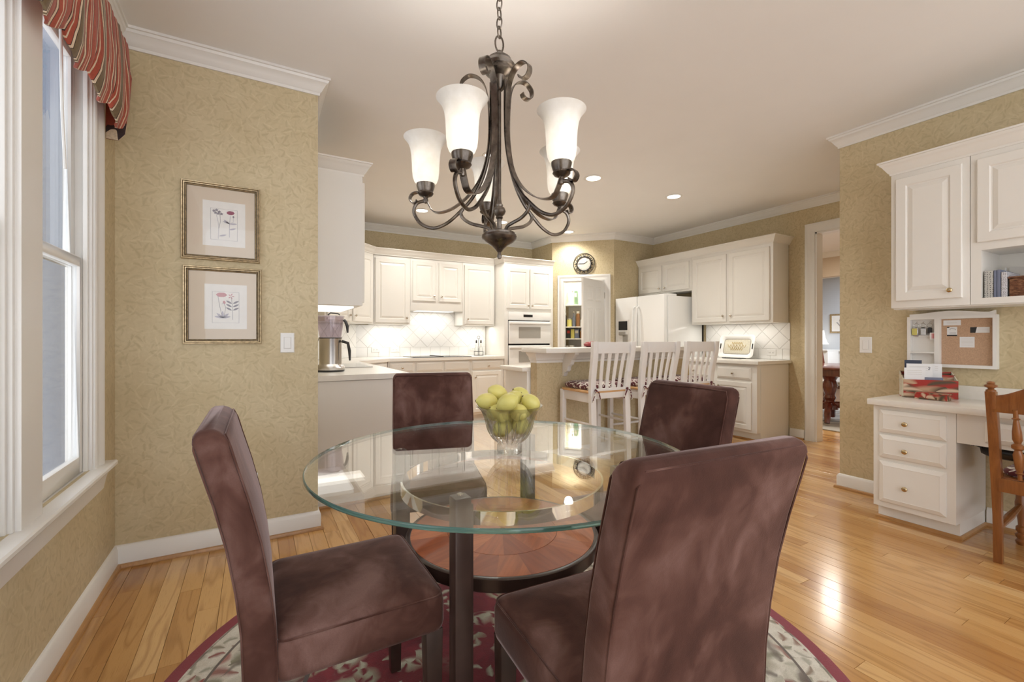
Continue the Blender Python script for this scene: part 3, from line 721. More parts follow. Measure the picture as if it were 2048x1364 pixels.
solo(MB().box(4.855, 5.52, 3.00, 4.17, CT, .92), 'countertop', M['counter'], 'short cream white counter between refrigerator and dining doorway', 'countertop', (5.2, 3.6, CT), bevel=.004)
fr = thing('refrigerator', 'white side by side refrigerator with dispenser under short cabinet', 'refrigerator', (5.08, 4.65, 0))
part(MB().box(4.79, 5.475, 4.20, 5.12, .02, 1.755), 'body', M['appl'], fr, world=True, bevel=.006)
part(MB().box(4.80, 4.98, 4.22, 4.32, 1.755, 1.785), 'hinge_cover', M['appl'], fr, world=True, bevel=.006)
FF = FRx(5.125, 4.775)
for s0_, s1_, hs in ((0, .435, .40), (.445, .93, .475)):
    d = part(MB().fbox(FF, s0_, s1_, .10, 1.775, 0, .07), 'fridge_door', M['appl'], fr, world=True, bevel=.014)
    part(MB().tube([FF(hs, .75, .072), FF(hs, .78, .112), FF(hs, 1.0, .125), FF(hs, 1.35, .125), FF(hs, 1.60, .112), FF(hs, 1.63, .072)], .013, 8), 'handle', M['appl'], d, world=True, smooth=True)
    if s0_ == 0:
        dp = part(MB().fbox(FF, .06, .275, 1.03, 1.455, .07, .074), 'dispenser', M['white'], d, world=True)
        part(MB().fbox(FF, .075, .255, 1.30, 1.43, .074, .077), 'screen', M['black'], fr, world=True)
        part(MB().fbox(FF, .16, .262, 1.05, 1.235, .073, .0755), 'niche', M['grey'], fr, world=True)
        part(MB().fbox(FF, .10, .215, 1.225, 1.275, .074, .10), 'spout', M['grey'], fr, world=True, bevel=.006)
part(MB().box(5.475, 5.515, 4.205, 5.11, .05, 1.74), 'back_slab', M['blackm'], fr, world=True)  # black filler: shade of the gap between fridge and wall, put in as colour

# ---- bar: papered half wall, slab, trim, corbels ----
hw = struct(MB().box(2.285, 4.40, 3.55, 3.66, 0, 1.044), 'wall_bar', M['paper'])
part(MB().sweep([(2.285, 3.66), (2.285, 3.55), (4.40, 3.55)], [(0, .945), (.008, .945), (.008, .965), (.02, .975), (.026, 1.0), (.05, 1.03), (.055, 1.044), (0, 1.044)], -1), 'trim_band', M['trim'], hw, smooth=True)
part(MB().sweep([(2.285, 3.66), (2.285, 3.55), (4.40, 3.55)], bbp, -1), 'base_trim', M['trim'], hw, smooth=True)
solo(MB().box(2.215, 4.45, 3.29, 3.72, 1.045, 1.089), 'bar_counter', M['counter'], 'long white raised bar top behind the bar stools', 'bar top', (3.3, 3.5, 1.045), bevel=.006)
CB = [(0, 0), (0, .235)] + [(.20, .235), (.20, .215), (.185, .205), (.165, .175), (.145, .165), (.14, .15), (.125, .12), (.095, .105), (.085, .09), (.08, .065), (.06, .045), (.035, .04), (.025, .018), (.012, 0)]
for k, xx in enumerate((2.60, 3.62)):
    G = lambda s, t, n, xx=xx: (xx + n, 3.55 - s, .81 + t)
    solo(MB().prism(G, CB, -.022, .022), 'corbel', M['trim'], ('scrolled white corbel under the left part of bar top', 'scrolled white corbel under the bar top behind the stools')[k], 'corbel', (xx, 3.45, .81), 'bar corbels', bevel=.003)
isl = cabinet('island_cabinet', 'white island cabinet with lower counter behind the papered half wall', Fr((2.25, 4.10), -1, 0), .43, 0, .86, 2.1, [], toe=0.0)
solo(MB().box(2.195, 4.40, 3.665, 4.12, .86, .898), 'island_counter', M['counter'], 'lower white island counter behind the half wall', 'countertop', (3.3, 3.9, .86), bevel=.004)
pp = solo(MB().lathe([(.001, 0), (.05, .0), (.075, .012), (.08, .03), (.055, .05), (.02, .058), (.001, .055)], 14, (3.0, 3.62, 1.089), mod=lambda a, z: 1 + .1*math.cos(5*a)), 'red_pepper', M['redp'], 'dark red pepper lying on the raised bar top', 'pepper', (3.0, 3.62, 1.089), smooth=True)
solo(MB().lathe([(.001, 0), (.04, 0), (.055, .008), (.03, .02), (.001, .024)], 12, (3.17, 3.62, 1.089)), 'small_dish', M['blackm'], 'small dark dish on the bar top beside the pepper', 'dish', (3.17, 3.62, 1.089), smooth=True)

# ---- desk and its uppers ----
DK = Fr((3.51, 1.39), -1, 0)                   # s toward -y
desk = cabinet('desk_drawer_unit', 'white three drawer desk cabinet with brass knobs', DK, .40, 0, .745, .49, [(.035, .36, .575, .72, (.175, .645), 'drawer'), (.035, .36, .415, .56, (.175, .475), 'drawer'), (.035, .36, .13, .39, (.175, .245), 'drawer')], toe=.095, km=M['gold'])
part(MB().sweep([(3.99, 1.388), (3.575, 1.388), (3.575, .992), (3.99, .992)], [(0, 0), (.014, 0), (.014, .012), (.006, .02), (0, .02)], -1), 'shoe_molding', M['shoe'], desk, world=True)
ap = thing('desk_apron', 'white apron drawer spanning the desk knee space', 'drawer', (3.75, .45, .575))
part(MB().fbox(DK, .402, 1.50, .575, .745, -.04, 0), 'rail', M['cab'], ap, world=True)
front(DK, .52, 1.35, .60, .715, ap, None, 'drawer')
solo(MB().box(3.47, 4.0, -.3, 1.412, .746, .786), 'desk_counter', M['counter'], 'white built-in desk top against the right wall', 'desk top', (3.74, .56, .746), bevel=.008)
part(MB().box(3.985, 4.006, -.3, 1.40, .786, .87), 'desk_splash', M['counter'], D.objects['desk_counter'], world=True)
DU = Fr((3.67, 1.355), -1, 0)
du1 = cabinet('desk_upper_cabinet', 'white single door wall cabinet left end above the desk', DU, .38, 1.375, 2.265, .335, [(.03, .35, 1.42, 2.22, (.30, 1.468), 'door')], 'desk wall cabinets', km=M['gold'])
du2 = thing('desk_upper_cabinet', 'white wall cabinet above the desk with open cubby holding albums', 'cabinet', (3.84, .65, 1.375), 0, 'desk wall cabinets')
FU2 = Fr((3.67, .972), -1, 0); w2 = .95
part(MB().fbox(FU2, 0, w2, 1.69, 2.265, -.335, 0).fbox(FU2, 0, w2, 1.375, 1.412, -.335, 0).fbox(FU2, 0, .045, 1.412, 1.69, -.335, 0).fbox(FU2, w2 - .045, w2, 1.412, 1.69, -.335, 0).fbox(FU2, .045, w2 - .045, 1.412, 1.69, -.335, -.32), 'body', M['cab'], du2, world=True)
front(FU2, .03, .465, 1.735, 2.22, du2, (.42, 1.78), km=M['gold']); front(FU2, .485, .92, 1.735, 2.22, du2, (.53, 1.78), km=M['gold'])
part(MB().box(3.70, 3.78, 1.33, 1.352, 1.366, 1.375).box(3.69, 3.98, .06, 1.34, 1.368, 1.3748), 'light_rail', M['cab'], du1, world=True)
cabcrown([(4.0, 1.355), (3.67, 1.355), (3.67, .02), (4.0, .02)], 2.255, 'trim_10')

# ------------------------------------------------------------ rug, dining table
RC = (.80, 1.44)
rg = MB().lathe([(.001, .011), (1.165, .011), (1.175, .008), (1.175, .0015), (.001, .0015)], 96)
rug = solo(rg, 'round_rug', M['rug'], 'round red and cream floral rug under the dining table', 'rug', smooth=True)
rug.location = (RC[0], RC[1], 0)
TC = (.79, 1.462); TR = .67; GZ = .755
tb = thing('dining_table', 'round glass dining table with dark legs and wooden lower shelf', 'table', (TC[0], TC[1], .011))
gt = part(MB().lathe([(.001, .732), (TR - .004, .732), (TR - .004, .744), (.001, .744)], 128), 'glass_top', M['glass'], tb, smooth=True)
part(MB().lathe([(TR - .0038, .732), (TR - .001, .7325), (TR, .735), (TR, .741), (TR - .001, .7435), (TR - .0038, .744)], 128, cap=False), 'polished_edge', M['gedge'], gt, smooth=True, ang=80)
RR = .366
part(MB().lathe([(RR - .007, .624), (RR, .624), (RR, .664), (RR - .007, .664), (RR - .007, .624)], 96, cap=False), 'chrome_ring', M['chrome'], tb, smooth=True)
for sx, sy in ((-1, -1), (1, -1), (1, 1), (-1, 1)):
    cx, cy = sx*.296, sy*.300
    lg = part(MB().box(cx - .024, cx + .024, cy - .024, cy + .024, 0, .725).box(cx - sx*.024 - .012, cx - sx*.024 + .012, cy - .012, cy + .012, 0, .70), 'leg', M['legm'], tb, bevel=.004)
    part(MB().lathe([(.008, .725), (.010, .727), (.010, .7315), (.001, .7318)], 14, (cx, cy, 0)), 'glass_pad', M['chrome'], lg, smooth=True)
SH = .460; SR = .345
shelf = part(MB().lathe([(.001, SH - .042), (SR, SH - .042), (SR + .004, SH - .038), (SR + .004, SH - .002), (SR, SH), (SR - .012, SH), (SR - .012, SH - .003), (.001, SH - .003)], 96), 'shelf', M['dark'], tb, smooth=True)
# sunburst parquet: wedge pieces in two rings
rq = random.Random(5)
for r0, r1, n, ph in ((.012, .20, 12, .1), (.20, SR - .012, 20, .25)):
    for k in range(n):
        a0, a1 = 2*PI*(k + ph)/n, 2*PI*(k + 1 + ph)/n; g = .0008
        pts = [(r*math.cos(a), r*math.sin(a)) for r, aa in ((r0 + g, [a0 + (a1-a0)*i/4 for i in range(5)]), (r1 - g, [a1 + (a0-a1)*i/4 for i in range(5)])) for a in aa]
        part(MB().prism(FXY, pts, SH - .003, SH + .0004), 'veneer_piece', M['parq'], shelf)

# crystal bowl with lemons
BL = (.812, 1.447, GZ)
def flutes(a, z): return 1 + (.10*abs(math.cos(9*a)) - .06)*max(0, min(1, (z - .035)/.02))*max(0, min(1, (.15 - z)/.03))
bp = [(.001, 0), (.044, 0), (.046, .004), (.046, .030), (.043, .036), (.052, .046), (.066, .062), (.078, .085), (.086, .11), (.094, .135), (.106, .157), (.120, .172), (.1215, .175), (.117, .1745), (.102, .160), (.089, .136), (.080, .11), (.071, .088), (.056, .066), (.03, .054), (.001, .052)]
bw = solo(MB().lathe(bp, 108, mod=flutes), 'crystal_bowl', M['crystal'], 'fluted crystal footed bowl full of lemons on the glass table', 'bowl', smooth=True, ang=18); bw.location = BL
for k in range(18):
    a = 2*PI*(k + .5)/18; pts = []; rad = []
    for i in range(9):
        u = i/8; z = .040 + .085*u; r = [(.040, .047), (.062, .066), (.085, .078), (.11, .086), (.13, .092)]
        rr_ = next(r0 + (r1 - r0)*(z - z0)/(z1 - z0) for (z0, r0), (z1, r1) in zip(r, r[1:]) if z <= z1 + 1e-6)
        aa = a + .10*u; pts.append((rr_*math.cos(aa), rr_*math.sin(aa), z)); rad.append(.0006 + .0042*math.sin(PI*u)**.8)
    part(MB().tube(pts, rad, 4), 'cut_rib', M['cutglass'], bw)
lprof = [(.001, -.043), (.006, -.042), (.009, -.038), (.018, -.032), (.026, -.020), (.0305, -.005), (.031, .008), (.027, .021), (.018, .032), (.011, .037), (.007, .040), (.001, .041)]
lme = mesh(MB().lathe(lprof, 16), 'lemon', M['lemon'], True, ang=80); sme = mesh(MB().lathe([(.003, -.044), (.0035, -.0415), (.001, -.041)], 6), 'stem_end', M['stem'], True)
# (lateral, depth, height) in the camera's own axes about the bowl centre, then turned into room axes
LP_ = [(-.0257, -.0203, .0932), (.0388, -.0112, .1044), (-.0026, .0405, .1048), (.0454, .0361, .151), (-.0522, .0162, .1423), (-.0824, -.0184, .1912), (-.0132, .0649, .1664), (-.007, -.0898, .1969), (.0312, -.0523, .1566), (-.0354, -.0474, .1534), (.077, -.0124, .1848), (.0101, -.001, .194), (-.0446, .0314, .2151), (.0421, .0813, .2004)]
wl_ = ['small lemon low at the left in the bowl', 'lemon low at the right inside the bowl', 'lemon hidden deep at the back of the bowl', 'lemon low at the right rear of the bowl', 'lemon at the left rear inside the bowl', 'lemon resting on the left rim of the bowl', 'rear left lemon above the bowl rim', 'front centre lemon resting above the rim', 'lemon behind the glass right of centre', 'lemon behind the glass left of centre', 'lemon at the right rim of the bowl', 'upper lemon right of the centre of the heap', 'topmost lemon at the left of the heap', 'topmost lemon at the rear right of the heap']
for (a, b, c), lb in zip(LP_, wl_):
    p = RGT*a + FWD*b
    o = link('lemon', lme); setp(o, lb, 'lemon', 'lemons in the crystal bowl')
    o.location = (BL[0] + p.x, BL[1] + p.y, GZ + c); o.rotation_euler = (rq.uniform(.8, 2.3), rq.uniform(-.4, .4), rq.uniform(0, 6.28)); o.scale = (1.0,)*3
    BASE[o.name] = tuple(o.location)
    link('stem_end', sme, o)

# ------------------------------------------------------------ suede dining chairs (local: facing +y)
def rrect(w, d, r, k=4):
    pts = []
    for cx, cy, a0 in ((w-r, d-r, 0), (-(w-r), d-r, PI/2), (-(w-r), -(d-r), PI), (w-r, -(d-r), 1.5*PI)):
        for i in range(k + 1):
            a = a0 + PI/2*i/k; pts.append((cx + r*math.cos(a), cy + r*math.sin(a)))
    return pts
def make_chair(loc, rz, label):
    t = thing('dining_chair', label, 'chair', loc, rz, 'suede dining chairs')
    hw, fy, by = .225, .197, -.225; sd = (fy - by)/2; sy = (fy + by)/2
    rings = []
    for z, ins in ((.366, .012), (.370, .003), (.385, 0), (.445, 0), (.458, .003), (.466, .010), (.474, .025), (.481, .06), (.485, .11), (.4865, .16)):
        rings.append([(x, y + sy, z) for x, y in rrect(hw - ins, sd - ins*.95, max(.012, .03 - ins*.1))])
    seat = part(MB().loft(rings), 'seat', M['suede'], t, smooth=True, ang=70)
    part(MB().tube([(x, y + sy, .463) for x, y in rrect(hw - .0045, sd - .0045, .03)], .0022, 5, closed=True), 'seam', M['suede'], seat, smooth=True)
    cl = [(.30, -.248), (.40, -.248), (.50, -.252), (.60, -.263), (.70, -.280), (.80, -.304), (.88, -.327), (.925, -.339)]
    rings = []; th = .038
    for z, y in cl:
        rings.append([(x, yy + y, z) for x, yy in rrect(hw, th - .004*(z - .3)/.6, .016)])
    yT = cl[-1][1]
    for dz, ins in ((.012, .0), (.024, .004), (.034, .012), (.040, .023)):
        rings.append([(x, yy + yT - dz*.3, .925 + dz) for x, yy in rrect(hw - ins*.9, th - .004 - ins*.95, min(.013, th - .007 - ins*.95))])
    back = part(MB().loft(rings), 'backrest', M['suede'], t, smooth=True, ang=70)
    for yo in (-th + .0015, th - .0015):
        pts = [(-hw + .006, y + yo*.93, z) for z, y in cl] + [(-hw + .02, yT + yo*.8 - .006, .952)] + [(hw - .02, yT + yo*.8 - .006, .952)] + [(hw - .006, y + yo*.93, z) for z, y in cl[::-1]]
        part(MB().tube(pts, .0022, 5), 'seam', M['suede'], back, smooth=True)
    for sx in (-1, 1):
        for y0, y1 in ((.165, .168), (-.235, -.275)):
            r0, r1 = .024, .017
            part(MB().loft([[(sx*.196 + a*r1, y1 + b*r1, 0) for a, b in ((-1,-1),(1,-1),(1,1),(-1,1))], [(sx*.196 + a*r0, y0 + b*r0, .372) for a, b in ((-1,-1),(1,-1),(1,1),(-1,1))]]), 'leg', M['dark'], t, bevel=.003)
    return t
ch = make_chair((.256, 1.385, .011), math.radians(-90), 'brown suede dining chair at the left, seen from its side')
dup(ch, (.765, .878, .011), math.radians(-3.5), 'brown suede dining chair nearest us, its back toward the camera')
dup(ch, (.795, 2.165, .011), math.radians(164), 'brown suede dining chair behind the glass table below the oven tower')
dup(ch, (1.334, 1.365, .011), math.radians(87), 'brown suede dining chair right of the table near the bar stools')

# ------------------------------------------------------------ chandelier
CH = (.779, 1.466)
cd = thing('chandelier', 'bronze five arm chandelier with frosted bell shades above the table', 'chandelier', (CH[0], CH[1], 1.468))
Z0 = 1.468
def Lz(prof): return [(r, z - Z0) for r, z in prof]
part(MB().lathe(Lz([(.001, 1.468), (.006, 1.47), (.009, 1.478), (.007, 1.486), (.006, 1.492), (.010, 1.497), (.016, 1.505), (.03, 1.518), (.05, 1.53), (.062, 1.54), (.066, 1.548), (.064, 1.556), (.058, 1.558), (.058, 1.564), (.05, 1.568), (.03, 1.572), (.012, 1.576), (.009, 1.58)]), 24), 'finial_cup', M['bronze'], cd, smooth=True)
part(MB().lathe(Lz([(.009, 1.57), (.009, 1.615), (.014, 1.62), (.012, 1.626), (.02, 1.634), (.024, 1.645), (.02, 1.656), (.012, 1.662), (.014, 1.668), (.009, 1.674), (.007, 1.69), (.007, 2.13)]), 16), 'center_rod', M['bronze'], cd, smooth=True)
part(MB().lathe(Lz([(.012, 2.09), (.02, 2.10), (.024, 2.14), (.045, 2.15), (.052, 2.155), (.052, 2.163), (.058, 2.167), (.060, 2.178), (.056, 2.184), (.05, 2.192), (.046, 2.196), (.044, 2.204), (.03, 2.216), (.014, 2.225), (.008, 2.227), (.008, 2.236), (.001, 2.238)]), 24), 'top_cap', M['bronze'], cd, smooth=True)
def spline(pts, n=6):
    out = []; P = [Vector(p) for p in pts]; Q = [P[0]*2 - P[1]] + P + [P[-1]*2 - P[-2]]
    for i in range(1, len(Q) - 2):
        for k in range(n):
            u = k/n; a, b, c, d = Q[i-1], Q[i], Q[i+1], Q[i+2]
            out.append(.5*((2*b) + (c - a)*u + (2*a - 5*b + 4*c - d)*u*u + (3*b - a - 3*c + d)*u**3))
    return out + [P[-1]]
bar_ = spline([(.030, 2.12), (.030, 2.0), (.036, 1.88), (.060, 1.775), (.098, 1.70), (.146, 1.647), (.195, 1.606), (.245, 1.588), (.292, 1.603), (.318, 1.636), (.322, 1.662), (.308, 1.684), (.2775, 1.692)])
sup_ = spline([(.030, 1.568), (.042, 1.584), (.068, 1.592), (.105, 1.602), (.133, 1.620), (.144, 1.640), (.138, 1.654)])
rib_ = spline([(.098, 2.108), (.104, 2.096), (.118, 2.090), (.135, 2.094), (.144, 2.112), (.138, 2.133), (.112, 2.150), (.080, 2.142), (.058, 2.118), (.044, 2.075), (.038, 1.98), (.042, 1.88), (.064, 1.785), (.105, 1.716), (.165, 1.665), (.215, 1.646), (.248, 1.650), (.266, 1.676), (.280, 1.704), (.303, 1.722), (.327, 1.718), (.338, 1.700), (.330, 1.684), (.316, 1.684), (.310, 1.694)])
for k in range(5):
    a = math.radians(217.35 - 72*k); ca, sa = math.cos(a), math.sin(a)
    P3 = lambda p: (p[0]*ca, p[0]*sa, p[1] - Z0)
    V2 = lambda L: [P3((p[0], p[1])) for p in L]
    side = (-sa, ca, 0)
    arm = part(MB().tube(V2(bar_), .0065, 8), 'arm', M['bronze'], cd, smooth=True)
    part(MB().tube(V2(sup_), .0065, 8), 'brace', M['bronze'], arm, smooth=True)
    part(MB().strap(V2(rib_), side, .024, .0035), 'scroll_strap', M['bronze'], arm, smooth=True)
    c = (.2775*ca, .2775*sa, -Z0)
    part(MB().lathe([(.001, 1.680), (.008, 1.683), (.010, 1.692), (.008, 1.700), (.010, 1.704), (.024, 1.710), (.030, 1.718), (.027, 1.724), (.030, 1.732), (.034, 1.745), (.034, 1.754), (.026, 1.756)], 18, c), 'socket_cup', M['bronze'], arm, smooth=True)
    sp = [(.030, 1.752), (.041, 1.760), (.047, 1.776), (.050, 1.80), (.051, 1.83), (.053, 1.86), (.057, 1.885), (.065, 1.905), (.075, 1.918), (.0815, 1.925)]
    prof = sp + [(r - .0035, z + .001) for r, z in sp[::-1]]
    sd_ = part(MB().lathe(sp, 32, c, cap=False), 'shade', M['shade'], cd, smooth=True, ang=80)
    part(MB().lathe([(.006, 1.755), (.010, 1.775), (.017, 1.80), (.018, 1.815), (.012, 1.83), (.001, 1.836)], 12, c), 'bulb', M['bulb'], sd_, smooth=True)
    lamp('POINT', (CH[0] + c[0], CH[1] + c[1], 1.812), 21.0, (1, .945, .87), .02, name='chandelier_light')
# chain of links and ceiling canopy
z = 2.232
lk = [(.011*math.sin(2*PI*i/14), 0, .021*math.cos(2*PI*i/14)*1.05) for i in range(14)]
lkm = mesh(MB().tube(lk, .0028, 6, closed=True), 'chain_link', M['bronze'], True)
i = 0
part(MB().tube([(.017*math.sin(2*PI*k/18), 0, 2.262 - Z0 + .03*math.cos(2*PI*k/18)) for k in range(18)], .0035, 6, closed=True), 'loop', M['bronze'], cd, smooth=True)
z = 2.305
while z < 2.75:
    o = link('chain_link', lkm, cd); o.location = (0, 0, z - Z0); o.rotation_euler = (0, 0, .5 + (PI/2 if i % 2 else 0)); z += .0345; i += 1
part(MB().lathe(Lz([(.001, 2.735), (.02, 2.737), (.05, 2.75), (.065, 2.766), (.065, 2.77)]), 24), 'canopy', M['bronze'], cd, smooth=True)

# ------------------------------------------------------------ recessed ceiling lights
pos = [((2.91, 3.485), 'in front of the bar, left'), ((4.07, 3.49), 'near the dining doorway'), ((4.05, 5.42), 'in front of the pantry'), ((2.92, 5.42), 'in front of the oven tower'), ((1.79, 5.42), 'in front of the rear left cabinets'), ((1.79, 3.485), 'above the peninsula end')]
for (x, y), w_ in pos:
    t = thing('recessed_light', 'round white recessed ceiling light ' + w_, 'ceiling light', (x, y, H), 0, 'recessed kitchen lights')
    part(MB().lathe([(.068, -.001), (.092, -.001), (.094, -.004), (.088, -.008), (.072, -.006), (.068, -.001)], 28, cap=False), 'trim_ring', M['trim'], t, smooth=True)
    part(MB().lathe([(.001, -.0015), (.070, -.0015), (.070, -.003), (.001, -.003)], 24), 'lens', M['can'], t)
    lamp('SPOT', (x, y, H - .02), 42, (1, .965, .90), .06, spot=150, name='downlight')

# ------------------------------------------------------------ bar stools (local: facing +y, toward the bar)
def make_stool(loc, label):
    t = thing('bar_stool', label, 'stool', loc, 0, 'white bar stools'); wm = M['stool']
    post = spline([(0, -.225, 0), (0, -.215, .35), (0, -.205, .66), (0, -.212, .80), (0, -.232, .92), (0, -.255, 1.04), (0, -.262, 1.148)], 3)
    for s in (-1, 1):
        rings = []
        for p in post:
            xo = s*(.200 + .020*(max(0, p.z - .66)/.49)); w_ = .029 if p.z > .4 else .026; d_ = .019
            rings.append([(xo - w_, p.y - d_, p.z), (xo + w_, p.y - d_, p.z), (xo + w_, p.y + d_, p.z), (xo - w_, p.y + d_, p.z)])
        part(MB().loft(rings), 'back_post', wm, t, bevel=.004)
        part(MB().box(s*.212 - .022, s*.212 + .022, .185, .229, 0, .70), 'leg', wm, t, bevel=.004)
        part(MB().box(s*.205 - .011, s*.205 + .011, -.20, .19, .61, .695), 'side_rail', wm, t, bevel=.003)
        for z in (.20, .42):
            part(MB().tube([(s*.206, -.215, z), (s*.212, .205, z)], .011, 8), 'stretcher', wm, t, smooth=True)
    part(MB().box(-.20, .20, .196, .218, .61, .695), 'front_rail', wm, t, bevel=.003); part(MB().box(-.20, .20, -.218, -.196, .645, .735), 'rear_rail', wm, t, bevel=.003)
    part(MB().tube([(-.21, .207, .30), (.21, .207, .30)], .013, 8), 'foot_rest', wm, t, smooth=True); part(MB().tube([(-.20, -.215, .16), (.20, -.215, .16)], .012, 8), 'stretcher', wm, t, smooth=True)
    rings = []
    for i in range(9):
        x = -.185 + .37*i/8; b = -.252 - .012*(1 - (x/.185)**2)
        rings.append([(x, b - .010, 1.045), (x, b + .010, 1.045), (x, b + .006, 1.145), (x, b - .014, 1.145)])
    part(MB().loft(rings), 'top_rail', wm, t, bevel=.002)
    for k in range(4):
        xb = -.105 + .07*k; xt = -.125 + .083*k; pts = [(xb + (xt-xb)*u, p.y, p.z) for p in post if .70 < p.z < 1.06 for u in [(p.z - .7)/.36]]
        part(MB().strap([(pts[0][0], -.205, .725)] + pts + [(xt, -.258, 1.055)], (1, 0, 0), .032, .012), 'slat', wm, t, bevel=.002)
    rings = [[(x, y + .005, z) for x, y in rrect(.235 - i, .225 - i, .05)] for z, i in ((.695, .004), (.70, 0), (.712, 0), (.717, .006))]
    part(MB().loft(rings), 'seat', M['stoolseat'], t, smooth=True)
    return t
def make_cushion(loc, label):
    t = thing('seat_cushion', label, 'cushion', loc, 0, 'coral print stool cushions')
    rings = [[(x, y + .015, z) for x, y in rrect(.215 - i, .200 - i, .06)] for z, i in ((0, .02), (.01, .003), (.028, 0), (.046, .006), (.058, .03), (.063, .08))]
    part(MB().loft(rings), 'pad', M['coral'], t, smooth=True, ang=80)
    for s in (-1, 1):
        K = (s*.185, -.235, .005)
        m = MB()
        for e in ((.045, -.02, -.10), (-.05, -.015, -.085), (.02, .03, -.02)):
            m.tube([K, (K[0] + e[0]*.4*s, K[1] + e[1], K[2] + e[2]*.3 + .012), (K[0] + e[0]*s, K[1] + e[1]*.5, K[2] + e[2])], .0055, 6)
        m.ball(K, .014, 8, 6); m.tube([K, (s*.175, -.19, .012)], .006, 6)
        part(m, 'tie', M['coral'], t, smooth=True)
    return t
sl = ['white slat back bar stool nearest the table, left of three', 'white slat back bar stool in the middle of three', 'white slat back bar stool at the right end of the bar']
st_ = make_stool((2.745, 3.268, 0), sl[0]); cu_ = make_cushion((2.745, 3.268, .7175), 'red coral print cushion on the left bar stool')
for k, x in ((1, 3.335), (2, 3.92)):
    dup(st_, (x, 3.268, 0), 0, sl[k]); dup(cu_, (x, 3.268, .7175), 0, 'red coral print cushion on the %s bar stool' % ('middle', 'right')[k-1])

# ------------------------------------------------------------ framed botanical prints
def picture(name, label, F, w, h, fw, art, mats=None, thick=.022):
    c = F(w/2, h/2, 0); t = thing(name, label, 'picture', F(w/2, 0, .0))
    pr = [(0, 0), (0, thick*.6), (fw*.10, thick), (fw*.28, thick*.95), (fw*.34, thick*.7), (fw*.45, thick*.85), (fw*.62, thick*.8), (fw*.68, thick*.55), (fw*.8, thick*.62), (fw, thick*.42), (fw, 0)]
    rings = [[F(cs + ds*o, ct + dt*o, n) for o, n in pr] for cs, ct, ds, dt in ((0, 0, 1, 1), (w, 0, -1, 1), (w, h, -1, -1), (0, h, 1, -1))]
    f = part(MB().loft(rings, True, True), 'frame', M['pewter'], t, world=True, ang=25, smooth=True)
    for o in (.31, .66, .97):
        e = fw*o; q = [(e, e), (w-e, e), (w-e, h-e), (e, h-e)]
        part(MB().tube([F(a, b, thick*.70 if o < .9 else thick*.44) for a, b in q], .0016, 4, closed=True), 'groove', M['pdark'], f, world=True)
    part(MB().fbox(F, fw*.9, w - fw*.9, fw*.9, h - fw*.9, .002, .005), 'mat', (mats or M['mat_']), t, world=True)
    art(t, F, w, h)
    part(MB().fbox(F, fw*.9, w - fw*.9, fw*.9, h - fw*.9, .0080, .0084), 'glazing', M['clear'], t, world=True)
    return t
def blob(F, c, rx, ry, rot, n, z, sides=14, wob=0, pw=1.0):
    pts = []
    for i in range(sides):
        a = 2*PI*i/sides; k = 1 + wob*math.cos(n*a); x, y = rx*k*math.cos(a), ry*k*math.sin(a)
        if pw != 1: y *= abs(math.cos(a/2*1.0))**.0 * (1 - abs(math.cos(a))**3*.8)
        pts.append((c[0] + x*math.cos(rot) - y*math.sin(rot), c[1] + x*math.sin(rot) + y*math.cos(rot)))
    return MB().prism(F, pts, z, z + .0004)
